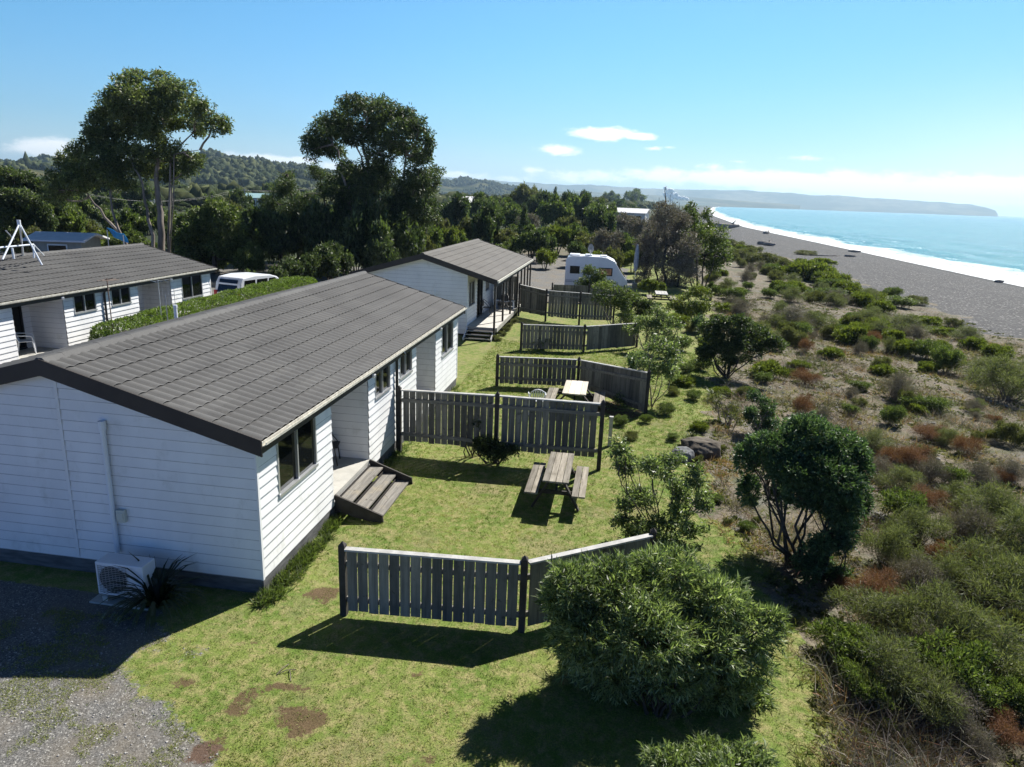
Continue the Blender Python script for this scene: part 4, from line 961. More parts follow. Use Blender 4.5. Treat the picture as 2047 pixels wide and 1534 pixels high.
# driftwood
DW=plain('driftwood',(.23,.21,.19),.95,.3,2.);
def log(label,px,py,L,r,ang,kind='driftwood_log'):
    p=P(px,py);o=MB();c=math.cos(ang);s=math.sin(ang)
    o.tube([(-L/2*c,-L/2*s,r*.8),(-L*.1*c,-L*.1*s+.1*r,r*1.1),(L*.3*c,L*.3*s,r*.9),(L/2*c,L/2*s,r*1.3)],[r,r*1.1,r*.85,r*.5],9)
    if L>3: o.tube([(L*.3*c,L*.3*s,r),(L*.42*c,L*.42*s+.8*r,r*3)],[r*.5,r*.15],6)
    b=o.build(kind,DW,loc=tuple(p),smooth=True);tag(b,label,'driftwood',group='driftwood on the beach');return b
log('large dark driftwood stump pile beside the green dunes',1528,490,3.2,.42,.4);log('bleached log beside the stump pile',1538,492,2.6,.35,-.6)
log('long dark driftwood trunk near the top of the beach',1432,457,16,1.,.1);log('small dark log near the surf above the stump pile',1532,468,3.5,.45,.9)
log('small dark log lying by the surf at the right',1998,566,1.5,.22,.4);log('short log in the middle of the shingle',1700,514,2.2,.2,.2)
log('pale stick lying on the dark shingle',1640,512,7.5,.1,.25);log('tiny dark log at the surf line',1708,505,2.6,.25,.0)
# marker posts
for lab,px,py,h in (('short pale post right of the tall fence',1218,892,.85),('short dark stake on the right side path',1418,622,.5),('short dark post beside the tiny lawn shrub',1645,1150,.9)):
    p=P(px,py);o=MB();o.box(-.05,.05,-.05,.05,-.2,h);o.box(-.055,.055,-.055,.055,h,h+.02);o.build('marker_post',CAPW if 'pale' in lab else POST,loc=tuple(p));tag(COL.objects[-1],lab,'post',group='short posts')
# folded umbrella by the caravan
up_=P(1268,572);u=thing('folded_umbrella','tall folded pale umbrella among the dark trees beside the caravan','umbrella',tuple(up_))
b=MB();b.tube([(0,0,0),(0,0,2.0)],.03,8);b.build('pole',METAL,u)
b=MB();b.tube([(0,0,1.2),(0,0,1.6),(0,0,2.4),(0,0,3.2),(0,0,3.35)],[.08,.2,.19,.1,.02],9);b.build('canopy',plain('pale_canvas',(.30,.33,.38),.8,.2,4.),u)
# steam
C=[];S=[]
for k in range(46):
    t=rng.random();px=1330+t*45+rng.normal(0,3);py=400-26*(1-t)**1.6*rng.random()-3*rng.random();p=PY(px,py,4300);C.append(p);S.append([rng.uniform(6,16)*(1.1-t*.5)]*3)
o=blobmesh('steam_plume',np.array(C),np.array(S),plain('white_steam',(.8,.8,.8),1,.02,.01),.25);o.data.polygons.foreach_set('use_smooth',[True]*len(o.data.polygons));tag(o,'white plume of steam drifting over the far shore','steam')
# ------------------------------------------------------------ vegetation
def crown(name,clumps,n,k,L,W,mt,parent=None,loc=None,fill=.45,droop=.1,up=.15,spread=.8,tvar=.25,ts=1.,stretch=1.,floor=None):
    """clumps (m,6): centre+radii; n tufts of k leaves"""
    cl=np.array(clumps,float);wgt=(cl[:,3]*cl[:,4]+cl[:,4]*cl[:,5]+cl[:,3]*cl[:,5]);wgt/=wgt.sum()
    ci=rng.choice(len(cl),n,p=wgt);c=cl[ci]
    u=unit(rng.normal(size=(n,3))+np.array([0,0,up]));q=(fill+(1-fill)*rng.random(n)**.6)[:,None]
    # lumpy surface
    ph=cl[ci,0:1]*3.1;lump=1+.16*np.sin(u[:,0:1]*5+ph)*np.sin(u[:,1:2]*6+ph*1.3)+.12*np.sin(u[:,2:3]*9+ph)
    p=c[:,:3]+u*c[:,3:6]*q*lump
    ct=rng.random(len(cl))[ci]*.3
    base=np.repeat(p,k,0);uu=np.repeat(u,k,0);m=n*k
    d=unit(uu*.6*stretch+rng.normal(size=(m,3))*spread+np.array([0,0,-droop]))
    base=base+rng.normal(size=(m,3))*L*.35*ts
    Ls=L*(.6+.7*rng.random(m));Ws=W*(.7+.6*rng.random(m))
    t=np.clip(.28+np.repeat(ct,k)+rng.normal(0,tvar,m),0,1)
    if floor is not None: base[:,2]=np.maximum(base[:,2],floor+.02)
    return quadmesh(name,leafquads(base,d,Ls,Ws),mt,t,parent,loc)
def limb(mb,a,b,r0,r1,sag=.12,n=6,ns=7):
    a=np.array(a,float);b=np.array(b,float);L=np.linalg.norm(b-a);pts=[];o=rng.normal(size=3)*L*sag*.5
    for i in range(n+1):
        t=i/n;p=a+(b-a)*t+o*math.sin(math.pi*t)+(rng.normal(size=3)*L*.018 if 0<i<n else 0);p=p+np.array([0,0,sag*L*.35*math.sin(math.pi*t)*0]);pts.append(p)
    mb.tube(pts,[r0+(r1-r0)*(i/n)**.8 for i in range(n+1)],ns)
    return pts
def pxclumps(lst,Y,base,dv=1.6):
    """(px,py,rx,ry) in photo pixels at depth Y -> world ellipsoids relative to base"""
    out=[];
    for c in lst:
        px,py,rx,ry=c[:4];off=c[4] if len(c)>4 else rng.uniform(-dv,dv)
        p=PY(px,py,Y+off);s=(Y+off)/FPX
        out.append((p[0]-base[0],p[1]-base[1],p[2]-base[2],rx*s*1.02,(rx+ry)*.5*s,ry*s))
    return out
def sub(cl,k,f=.52,sp=.62):
    o=[]
    for c in cl:
        for _ in range(k):
            u=rng.normal(size=3);u/=np.linalg.norm(u);u=u*sp*rng.uniform(.7,1.15);g=f*rng.uniform(.7,1.2)
            o.append((c[0]+u[0]*c[3],c[1]+u[1]*c[4],c[2]+u[2]*c[5],c[3]*g,c[4]*g,c[5]*g))
    return o
def bigtree(name,label,basepx,Y,lst,trunks,n,k,L,W,mt,bark,twigs=60,group=None,zbase=0,extra=None,fill=.45,droop=.25):
    b0=PY(basepx[0],basepx[1],Y);base=np.array([b0[0],b0[1],zbase])
    r=thing(name,label,'tree',tuple(base),0,group)
    cl=pxclumps(lst,Y,base)
    tb=MB();ends=[]
    for (pts,r0,r1) in trunks:
        q=[PY(px,py,Y+(dy)) -base for px,py,dy in pts]
        q[0][2]=-.3
        # smooth chain
        P_=[]
        for a,b in zip(q[:-1],q[1:]):
            for t in (0,.33,.66): P_.append(a+(b-a)*t+rng.normal(size=3)*.06)
        P_.append(q[-1]);tb.tube(P_,[r0+(r1-r0)*i/(len(P_)-1) for i in range(len(P_))],8);ends+=P_[len(P_)//3:]
    E_=np.array(ends)
    for c in cl:
        cc=np.array(c[:3]);j=np.argsort(np.linalg.norm(E_-cc,axis=1)+.6*np.maximum(0,E_[:,2]-cc[2]))[0]
        pts=limb(tb,E_[j],cc,.09,.04,.15)
        for _ in range(max(2,twigs//len(cl))):
            dd=unit(rng.normal(size=(1,3)))[0]*np.array(c[3:6])*rng.uniform(.6,.95);limb(tb,pts[rng.integers(3,7)],cc+dd,.03,.01,.1,4,4)
    tb.build('trunk',bark,r,smooth=True)
    crown('crown',sub(cl,10,.46,.70) if 'gum' in name else sub(cl,4,.6),n,k,L,W,mt,r,fill=fill,droop=droop)
    return r
# left gum
bigtree('gum_tree','tall spreading gum tree with pale leaning trunks, leftmost of the two big trees',(325,530),51,
 [(300,172,62,36),(262,228,60,24),(262,262,55,24),(310,258,44,22),(222,240,44,28),(340,290,30,18),(150,360,50,34),(115,395,30,22),(330,240,40,20),(240,345,60,34),(190,340,50,34),(255,200,55,32),(352,195,50,36),(300,215,70,30),(215,215,32,22),(400,228,42,30),(432,252,32,24),(385,252,38,20),(205,262,40,25),(180,278,34,24),(262,240,44,22),(165,300,32,24),(150,325,34,26),(128,355,38,32),(205,315,46,28),(255,300,44,22),(300,305,38,22),(215,350,45,26),(285,335,46,24),(345,322,40,24),(385,318,26,20),(112,380,22,18),(170,365,42,22),(330,352,28,22),(372,342,24,14),(250,372,28,14)],
 [([(328,545,0),(322,470,0),(318,400,.3),(312,340,.3),(316,280,0),(330,230,0)],.30,.07),([(316,545,-1),(305,470,-1),(295,420,-1),(285,370,-1),(262,320,-.5)],.16,.05),([(298,545,.8),(262,500,.8),(232,458,.8),(200,420,.5),(170,380,0)],.20,.05),([(285,545,-.5),(255,492,-.5),(228,440,-.5),(222,385,-.3),(230,330,0)],.14,.05),([(318,350,0),(345,300,.4),(390,262,.4)],.10,.04),([(318,340,0),(350,310,-.4),(400,300,-.3)],.06,.02),([(340,545,1),(335,480,1),(338,420,1),(345,360,1)],.11,.04)],
 12500,6,.25,.09,L_EUC,BARK,140)
bigtree('gum_tree','tall rounded gum tree in the centre with dense dark dome crown',(748,548),56,
 [(735,220,55,34),(845,345,34,22),(842,395,34,26),(812,405,36,28),(760,355,52,34),(700,372,52,34),(826,445,34,26),(740,440,56,36),(790,450,40,30),(852,425,26,24),(700,235,45,36),(770,225,40,30),(665,258,42,32),(640,278,36,34),(622,300,20,26),(655,300,38,22),(800,235,42,34),(835,262,30,34),(850,290,18,28),(790,272,48,38),(740,262,45,30),(700,275,26,16),(815,305,40,26),(848,312,20,16),(760,305,34,22),(725,340,52,36),(690,352,40,28),(775,350,34,26),(835,350,34,20),(855,372,28,18),(825,378,38,22),(790,395,30,22),(745,385,45,34),(700,400,40,32),(838,415,30,20),(858,432,20,18),(820,440,24,18),(770,425,30,20),(672,380,34,26)],
 [([(752,560,0),(756,500,0),(752,440,0),(748,380,0),(735,320,0),(722,270,0)],.34,.08),([(735,560,-1),(722,500,-1),(705,450,-1),(695,390,-.6),(682,330,-.3),(665,290,0)],.2,.05),([(768,560,.7),(778,500,.7),(790,440,.5),(805,380,.4),(812,310,.2)],.2,.06),([(745,400,0),(725,330,0),(705,280,0),(690,262,0)],.09,.04),([(790,440,.4),(815,410,.4),(845,380,.4)],.08,.03),([(728,560,1.2),(730,500,1.2),(738,440,1)],.12,.06)],
 12500,6,.25,.09,L_DARK,BARK,140)
bigtree('pine_tree','dark layered pine to the left of the centre gum tree',(590,560),60,
 [(570,352,22,16),(585,370,28,14),(560,385,30,16),(610,392,34,16),(545,410,34,18),(590,420,44,20),(630,425,36,20),(560,445,42,22),(610,455,46,24),(655,455,36,26),(575,485,46,26),(630,490,48,28),(680,480,34,28),(550,505,34,24),(605,522,44,24),(660,522,38,24),(640,352,26,12),(625,335,14,8),(530,455,20,16)],
 [([(600,575,0),(598,500,0),(590,430,0),(575,350,0)],.3,.06),([(650,575,1),(655,500,1),(650,420,1),(640,350,0)],.2,.05)],
 6200,7,.26,.06,L_DARK,BARKD,60,fill=.3,droop=0)
bigtree('broadleaf_tree','rounded broadleaf tree behind the end of the left cabin',(430,560),50,
 [(430,430,42,30),(395,445,36,30),(465,450,34,32),(410,475,46,34),(460,490,40,36),(385,495,38,32),(485,480,18,24),(430,520,44,26),(480,520,26,22),(370,470,22,26),(360,515,22,24)],
 [([(430,575,0),(430,500,0),(425,450,0)],.2,.06),([(415,575,.5),(400,500,.5),(395,460,.3)],.12,.05)],
 5000,6,.26,.11,L_MID,BARKD,40)
bigtree('broadleaf_tree','dark broad tree at the left edge behind the roof tripod',(30,560),56,
 [(30,350,44,20),(0,362,50,26),(60,372,34,24),(20,400,50,30),(70,410,30,30),(-20,410,40,40),(40,440,44,30),(0,460,44,30),(85,445,20,24),(55,478,40,22)],
 [([(30,575,0),(32,480,0),(28,380,0)],.24,.06),([(60,575,.5),(66,500,.5),(72,430,.3)],.13,.05),([(0,575,.5),(-4,480,.5),(-10,400,.3)],.16,.05)],
 4200,6,.30,.12,L_DARK,BARKD,60)
bigtree('bare_tree','dark half bare tree beside the caravan with twigs above its top',(1335,610),58,
 [(1320,440,34,28),(1355,455,32,30),(1300,475,30,28),(1340,490,40,30),(1380,490,28,30),(1310,515,34,28),(1355,530,36,28),(1290,545,20,24),(1385,540,22,26),(1340,565,38,24)],
 [([(1330,615,0),(1328,540,0),(1332,470,0),(1330,400,0),(1332,372,0)],.14,.015),([(1350,615,.6),(1355,540,.6),(1350,460,.6),(1358,405,.4)],.09,.012),([(1318,615,-.6),(1308,540,-.6),(1312,460,-.4),(1318,395,-.4)],.08,.012),([(1290,610,0),(1288,560,0),(1300,500,0)],.07,.02),([(1332,450,0),(1340,410,0),(1343,385,0)],.03,.008),([(1325,450,0),(1315,420,0),(1306,400,0)],.03,.008)],
 4800,5,.20,.06,L_GREY,BARKD,120,fill=.25,droop=0)
bigtree('slender_tree','slender many stemmed tree with leafy top against the sea',(1400,580),60,
 [(1378,420,14,14),(1388,435,18,14),(1410,428,12,14),(1420,445,16,16),(1395,465,32,26),(1425,475,26,24),(1375,490,24,24),(1440,500,26,22),(1400,505,32,22),(1450,515,14,16),(1365,520,20,20),(1430,530,24,14)],
 [([(1395,590,0),(1392,530,0),(1388,470,0),(1384,420,0)],.10,.02),([(1402,590,.5),(1406,530,.5),(1412,470,.4),(1414,430,.4)],.08,.02),([(1408,590,-.5),(1420,540,-.5),(1432,500,-.4)],.07,.02),([(1385,590,.3),(1375,540,.3),(1370,500,.3)],.06,.02)],
 2300,5,.22,.085,L_MID,BARKD,80,fill=.3,droop=0)
# ---- near shrubs, modelled one by one
def shrub(name,label,base,cl,n,k,L,W,mt,stems=10,r0=.035,bark=BARKD,group=None,cat='shrub',tw=3,sb=4,**kw):
    r=thing(name,label,cat,tuple(base),0,group);tb=MB();cl=[tuple(c) for c in cl]
    ci=[cl[i%len(cl)] for i in range(stems)]
    for c in ci:
        a=np.array([rng.normal(0,.09),rng.normal(0,.09),-.1]);b=np.array(c[:3])+rng.normal(size=3)*np.array(c[3:6])*.25
        pts=limb(tb,a,b,r0*rng.uniform(.7,1.1),r0*.35,.2)
        for _ in range(tw):
            limb(tb,pts[rng.integers(3,7)],np.array(c[:3])+unit(rng.normal(size=(1,3)))[0]*np.array(c[3:6])*.9,r0*.35,r0*.12,.1,4,4)
    tb.build('stems',bark,r,smooth=True)
    crown('foliage',sub(cl,sb,.56,.66) if sb>2 else cl if sb<2 else sub(cl,2,.8,.35),n,k,L,W,mt,r,**kw);return r
def relpx(lst,Y,base,dv=.35): return pxclumps(lst,Y,base,dv)
b0=np.array([.95,8.05,0.])
shrub('karo_shrub','big pale green leafy bush in the foreground, largest of the shrubs',b0,relpx([(1230,1185,105,70,.1),(1140,1170,55,45,-.1),(1330,1160,90,60,.4),(1420,1210,80,65,.3),(1180,1270,90,75,-.2),(1290,1270,110,80,-.4),(1400,1290,90,75,-.1),(1490,1260,70,55,.2),(1480,1330,65,50,.1),(1330,1340,95,60,-.3),(1230,1340,80,55,-.2),(1420,1370,80,45,0),(1545,1240,28,22,.2),(1280,1220,95,70,.6),(1380,1250,95,70,.7),(1250,1400,70,45,0),(1370,1425,80,40,.1),(1490,1395,55,40,.2),(1170,1330,60,45,.1),(1150,1230,55,50,0),(1120,1200,40,30,-.1)],8.5,b0),10500,8,.115,.019,L_BUSH,24,.024,tw=6,sb=1,fill=.55,droop=.0,spread=.62,stretch=1.35,up=.35,ts=.5,tvar=.34)
b0=np.array([3.9,12.75,zt(3.9,12.75)])
shrub('ngaio_tree','dense round headed dark green tree on thin bare stems, right of the lawn',b0,relpx([(1600,870,62,36,.1),(1540,885,50,36,-.1),(1660,890,55,38,.2),(1500,925,32,40,0),(1560,940,70,50,-.3),(1640,940,75,55,-.3),(1700,940,42,50,.1),(1495,975,28,36,.1),(1680,1000,52,50,-.1),(1610,990,60,38,-.2),(1720,1000,24,40,.2),(1600,930,70,50,.7),(1690,1050,30,30,0),(1550,990,34,26,.3)],12.9,b0),8500,6,.085,.026,L_GLOSS,14,.04,cat='tree',sb=2,fill=.5,droop=.05,up=.4,spread=.7,stretch=1.2,ts=.6)
b0=np.array([4.35,12.5,zt(4.35,12.5)])
shrub('understorey_shrub','low dark glossy shrub at the foot of the round headed tree',b0,relpx([(1655,1110,42,36),(1690,1080,26,34),(1640,1150,36,30),(1610,1130,26,36),(1672,1150,24,24)],12.4,b0),1300,5,.085,.03,L_GLOSS,7,.02)
b0=np.array([1.25,13.1,0])
shrub('open_shrub','open airy shrub with thin branches behind the near fence end',b0,relpx([(1240,895,26,22,.2),(1262,935,30,22,.3),(1310,940,40,22,0),(1345,925,30,20,.1),(1390,950,32,26,-.1),(1245,1000,26,20,0),(1290,990,36,24,.2),(1350,985,34,24,.2),(1400,1000,28,26,0),(1240,1040,20,18,0),(1300,1045,34,26,-.2),(1350,1040,40,28,-.1),(1395,1055,28,20,.1),(1330,1080,28,18,0),(1270,1065,22,20,.1)],13.,b0),2000,6,.085,.032,L_BUSH,18,.02,tw=4,fill=.15,up=.2,spread=.9,ts=1.2)
b0=np.array([4.55,28.2,zt(4.55,28.2)])
shrub('wind_shaped_shrub','dark dome shaped shrub with grey twigs halfway along the lawn edge',b0,relpx([(1460,650,40,22),(1500,665,34,22),(1430,670,32,24),(1465,685,42,26),(1425,700,28,24),(1505,690,26,20),(1470,715,32,20),(1540,690,24,14),(1415,712,20,14)],28.2,b0),2300,6,.13,.05,L_DARK,12,.04,fill=.4,up=.4)
def sap(label,px,py,Yd,lst,n,L=.12,W=.045,mt=L_BUSH,name='young_tree',cat='tree',bark=BARK,**kw):
    q=P(px,py);b0=np.array([q[0],q[1],q[2]]);kw.setdefault('fill',.2)
    return shrub(name,label,b0,relpx(lst,q[1],b0,.5),n,5,L,W,mt,8,.025,bark,cat=cat,**kw)
sap('spindly young tree beside the right end of the third fence',1300,812,0,[(1300,690,34,22),(1275,720,20,18),(1330,700,28,22),(1300,735,34,20),(1330,750,26,22),(1295,760,22,16),(1350,725,16,12)],620)
sap('thin leafy tree leaning over the end of the low fence, left of a pair',1292,702,0,[(1275,645,22,14),(1300,655,26,16),(1262,660,14,10),(1300,680,18,12),(1320,640,16,12)],430)
sap('thin leafy tree behind the low fence, right of a pair',1332,705,0,[(1330,640,26,18),(1352,655,20,16),(1330,665,24,16),(1360,680,12,12),(1315,620,16,12)],430)
sap('leafy shrub leaning on the tall fence of the far cabin',1228,660,0,[(1225,580,32,18),(1250,600,26,18),(1200,590,20,14),(1230,610,30,18),(1258,625,18,16),(1245,642,24,14)],1100,mt=L_MID,name='leafy_shrub',cat='shrub',fill=.4)
sap('bushy shrub growing in front of the caravan side',1182,600,0,[(1180,545,18,14),(1195,555,18,14),(1165,562,16,14),(1185,575,26,14),(1210,570,14,12)],900,.15,.06,mt=L_MID,name='leafy_shrub',cat='shrub',fill=.4)
sap('green willowy shrub in front of the bare tree',1385,640,0,[(1390,590,24,18),(1365,605,22,16),(1400,610,22,18),(1345,618,22,14),(1380,625,28,14)],1000,.16,.05,mt=L_BRIGHT,name='willowy_shrub',cat='shrub',fill=.3)
sap('bushy dark shrub under the willowy one near the picnic table',1275,630,0,[(1270,605,24,14),(1295,612,20,12),(1250,615,16,10),(1285,625,26,8)],800,.15,.06,mt=L_DARK,name='leafy_shrub',cat='shrub',fill=.3)
sap('upright dark shrub by the stake on the side path',1402,668,0,[(1400,640,14,16),(1410,655,12,12),(1395,655,12,12)],420,.12,.05,mt=L_GLOSS,name='upright_shrub',cat='shrub',fill=.3)
sap('upright dark green shrub above the round headed tree',1520,870,0,[(1515,800,22,20),(1535,815,22,20),(1505,830,20,20),(1530,845,26,20)],900,.08,.035,mt=L_GLOSS,name='upright_shrub',cat='shrub',fill=.3)
sap('bare twisted shrub with few leaves beside the lawn edge',1455,850,0,[(1430,800,24,14),(1455,815,26,18),(1470,835,16,14)],220,.07,.03,mt=L_OLIVE,name='twisted_shrub',cat='shrub')
sap('scraggly shrub at the corner of the tall and third fences',1238,815,0,[(1235,800,26,16),(1260,812,18,12),(1215,820,18,12)],300,.09,.035,name='scraggly_shrub',cat='shrub')
sap('dark shrub beside the spindly young tree',1275,745,0,[(1275,718,18,14),(1262,728,12,10)],260,.12,.05,mt=L_GLOSS,name='leafy_shrub',cat='shrub')
sap('dark shaded shrub beneath the tall fence behind the picnic table',985,925,0,[(985,885,38,18,-.2),(955,895,26,14,-.2),(1010,900,24,14,-.2),(990,905,42,14,-.3)],900,.09,.03,mt=L_DARK,name='shade_shrub',cat='shrub',fill=.3,bark=BARKD)
sap('small dark plant head standing against the tall fence boards',948,912,0,[(948,842,18,9,-.15),(958,850,14,9,-.15),(935,838,10,5,-.15)],160,.10,.03,mt=L_DARK,name='shade_shrub',cat='shrub',bark=BARKD)
sap('yellow green flowering shrub below the centre gum tree',657,560,0,[(655,535,18,12),(665,545,14,10),(645,548,14,10)],500,.16,.07,mt=leafmat('yellow_leaf',[(.10,.11,.02),(.28,.25,.03),(.42,.34,.05)],.6,.3),name='flowering_shrub',cat='shrub',fill=.3)
b0=np.array([1.35,6.75,0.])
shrub('karo_shrub','low leafy shrub poking up at the bottom edge below the big foreground bush',b0,relpx([(1330,1525,50,24),(1420,1515,60,28),(1500,1520,50,22),(1380,1545,80,24),(1460,1550,70,24)],6.8,b0),1500,7,.10,.02,L_BUSH,9,.015,sb=1,fill=.3)
# spiky plants
def spiky(name,label,base,n,L,mt,W=.035,lean=.55,group=None,parent=None):
    B=[];T=[]
    for i in range(n):
        a=rng.random()*6.283;t=rng.random();e=.25+lean*t;dx,dy=math.cos(a),math.sin(a);l=L*rng.uniform(.6,1.1)
        p0=np.array([dx*.05,dy*.05,0]);p1=p0+np.array([dx*math.sin(e)*l*.5,dy*math.sin(e)*l*.5,math.cos(e)*l*.5]);e2=e+.5+.5*t
        p2=p1+np.array([dx*math.sin(e2),dy*math.sin(e2),math.cos(e2)])*l*.3;p3=p2+np.array([dx*math.sin(e2+.5),dy*math.sin(e2+.5),math.cos(e2+.5)])*l*.25
        s=np.array([-dy,dx,0])*W*.5
        B+= [np.array([p0-s,p0+s,p1+s,p1-s]),np.array([p1-s,p1+s,p2+s*.7,p2-s*.7]),np.array([p2-s*.7,p2+s*.7,p3+s*.05,p3-s*.05])];T+=[t]*3
    o=quadmesh(name,np.array(B),mt,np.array(T),None,tuple(base));tag(o,label,'plant',group);return o
spiky('flax_plant','dark spiky flax clump beside the heat pump in the gable shade',(-6.95,8.95,0),150,.95,L_FLAX,.04,.8)
spiky('flax_plant','dark spiky plant against the low fence before the far cabin',P(1085,699),90,1.0,L_DARK,.05,.6)
sp=[('spiky green plant beside the lawn edge above the boulders',1425,800,.55),('small spiky tuft left of the boulders',1382,880,.3)]
for l,px,py,h in sp: spiky('spiky_plant',l,P(px,py),70,h,L_BRIGHT,.03,.7)
# clipped hedge
def hedge():
    pts=[(-16.9,20.6),(-17.3,24),(-17.5,30),(-17.7,34),(-17.5,37.5)];r=thing('hedge','long clipped green hedge between the left cabin and the near cabin','hedge',(-17.4,29,0))
    n=42000
    core=MB();core.tube([(pts[0][0]+17.4,pts[0][1]+.3-29,.85)]+[(p[0]+17.4,p[1]-29,.85) for p in pts[1:-1]]+[(pts[-1][0]+17.4,pts[-1][1]-.3-29,.85)],[.70]*5,12);core.build('stems',BARKD,r)
    Yv=rng.uniform(20.6,37.5,n);X=np.interp(Yv,[p[1] for p in pts],[p[0] for p in pts])
    th=rng.uniform(-.9,math.pi+.9,n);e=np.minimum(1,np.minimum((Yv-20.5)/.5,(37.6-Yv)/.5))**.5
    bump=1+.04*np.sin(Yv*2.3+th)+.03*np.sin(Yv*5.1)+rng.normal(0,.02,n)
    sx=np.sign(np.cos(th))*np.abs(np.cos(th))**.55*.82;sz=np.sign(np.sin(th))*np.abs(np.sin(th))**.55*.85
    p=np.stack([X+sx*bump*(.4+.6*e)+17.4,Yv-29,1.0+sz*bump*(.6+.4*e)],1)
    ne=5000;t2=rng.uniform(0,6.28,ne);rr=np.sqrt(rng.random(ne));ye=np.where(rng.random(ne)<.6,20.6,37.5)
    pe=np.stack([np.interp(ye,[20.6,37.5],[-16.9,-17.5])+np.cos(t2)*rr*.8+17.4,ye-29+rng.normal(0,.05,ne)+np.where(ye<25,1,-1)*rr**2*.35,1.0+np.sin(t2)*rr*.8],1)
    p=np.concatenate([p,pe]);m=len(p);d=unit(np.concatenate([np.stack([sx,0*sx,sz],1),np.stack([0*rr,np.where(ye<25,-1.,1.),0*rr],1)])*.8+rng.normal(size=(m,3))*.7)
    quadmesh('foliage',leafquads(p,d,.07+.05*rng.random(m),.035),L_HEDGE,np.clip(.35+rng.normal(0,.25,m),0,1),r)
hedge()
# ---- copies: prototypes with trunk and crown
protos={}
def proto(key,name,clf,n,k,L,W,mt,bark,stems,r0,cat,part2='crown',part1='trunk',**kw):
    r=bpy.data.objects.new(name,None);r['category']=cat
    cl=clf();tb=MB()
    for i in range(stems):
        c=cl[i%len(cl)];limb(tb,(rng.normal(0,r0),rng.normal(0,r0),-.15),np.array(c[:3])+rng.normal(size=3)*np.array(c[3:6])*.4,r0,r0*.3,.2,5,5)
    a=tb.build(part1,bark,None,smooth=True);b=crown(part2,sub(cl,4,.55,.75),n,k,L,W,mt,None,**kw)
    for o in (a,b): COL.objects.unlink(o)
    protos[key]=(r,a,b)
def place(key,label,loc,s,rz,group,sz=1.):
    r,a,b=protos[key];R2=r.copy();COL.objects.link(R2);R2.location=tuple(loc);R2.rotation_euler=(0,0,rz);q=rng.uniform(.8,1.25);R2.scale=(s*q,s/q,s*sz);R2['label']=label;R2['group']=group
    for c in (a,b):
        q=c.copy();COL.objects.link(q);q.parent=R2
    return R2
def dome(n,R,H,base=.3,flat=.35):
    def f():
        o=[]
        for i in range(n):
            a=i*2.4;q=math.sqrt((i+.5)/n)*.72;o.append((math.cos(a)*R*q,math.sin(a)*R*q,H*(base+(1-base-flat*.5)*(1-q*q*.8)),R*.42,R*.42,H*flat*.75))
        return o
    return f
def conic(n,R,H):
    def f(): return [((rng.random()-.5)*R*.9*(1-i/n),(rng.random()-.5)*R*.9*(1-i/n),H*(.2+.75*i/n),R*.7*(1-.75*i/n),R*.7*(1-.75*i/n),H*.09) for i in range(n)]
    return f
proto('dark','bush_tree',dome(11,1,1.25,.18),1700,5,.13,.06,L_DARK,BARKD,6,.05,'tree',fill=.55,up=.5)
proto('mid','bush_tree',dome(12,1,1.1,.12),1700,5,.12,.06,L_MID,BARKD,6,.05,'tree',fill=.55,up=.5)
proto('olive','bush_tree',dome(10,1,.95,.12),1600,5,.11,.06,L_OLIVE,BARKD,6,.04,'tree',fill=.55,up=.5)
proto('pine','conifer_tree',conic(10,.75,2.1),1100,6,.12,.035,L_DARK,BARKD,3,.06,'tree',fill=.2)
proto('wisp','scraggly_tree',dome(9,1,1.4),900,4,.12,.045,L_GREY,TWIG,14,.03,'tree',fill=.1)
proto('bright','bush_tree',dome(9,1,.8,.08),1500,5,.11,.06,L_BRIGHT,BARKD,5,.04,'tree',fill=.55,up=.5)
LM=[('the round headed dark tree',1600,950),('the dome shaped dark shrub',1465,680),('the two boulders',1400,890),('the big foreground bush',1330,1270),('the driftwood stump pile',1530,490),('the slender tree against the sea',1405,480),('the half bare tree',1330,480),('the caravan',1190,545),('the centre gum tree',740,350),('the left gum tree',300,300),('the rounded broadleaf tree',430,460),('the far cabin roof',950,505),('the satellite dish',1187,497),('the white ended long building',1236,424),('the white roofed distant house',937,403),('the small pale roofed house',118,490),('the layered dark pine',590,450),('the blue tarpaulin',230,468),('the two pale power poles',478,390),('the dark path stake',1418,622),('the upright dark shrub',1520,830),('the pale stick on the shingle',1640,512),('the log by the surf',1998,566),('the bottom right corner',2040,1530),('the right photo edge, halfway down',2047,800),('the right photo edge, low down',2047,1080),('the large rusty bush',1610,770),('the turquoise roof',522,408),('the middle of the beach',1800,560),('the large grey green bush',2010,800),('the tall twiggy bush',1790,800),('the bottom right thicket',1850,1290)]
PLACED=[]
def where_is(kind,px,py,rx,o):
    best=min(LM,key=lambda l:((px-l[1])**2+((py-l[2])*1.3)**2))
    dx,dy=px-best[1],py-best[2];a=abs(dx);b=abs(dy)*1.3;dd_=math.hypot(a,b)
    rel=('right of' if dx>0 else 'left of') if a>b*2 else ('below' if dy>0 else 'above') if b>a*2 else ('below and ' if dy>0 else 'above and ')+('right of' if dx>0 else 'left of')
    rel=('just ' if dd_<70 else '')+rel
    PLACED.append((kind+' '+rel+' '+best[0],rx,px,o))
names={'dark':'dark rounded bush tree','mid':'green rounded bush tree','olive':'olive domed bush tree','pine':'dark pointed conifer','wisp':'grey half bare scraggly tree','bright':'bright green bushy tree'}
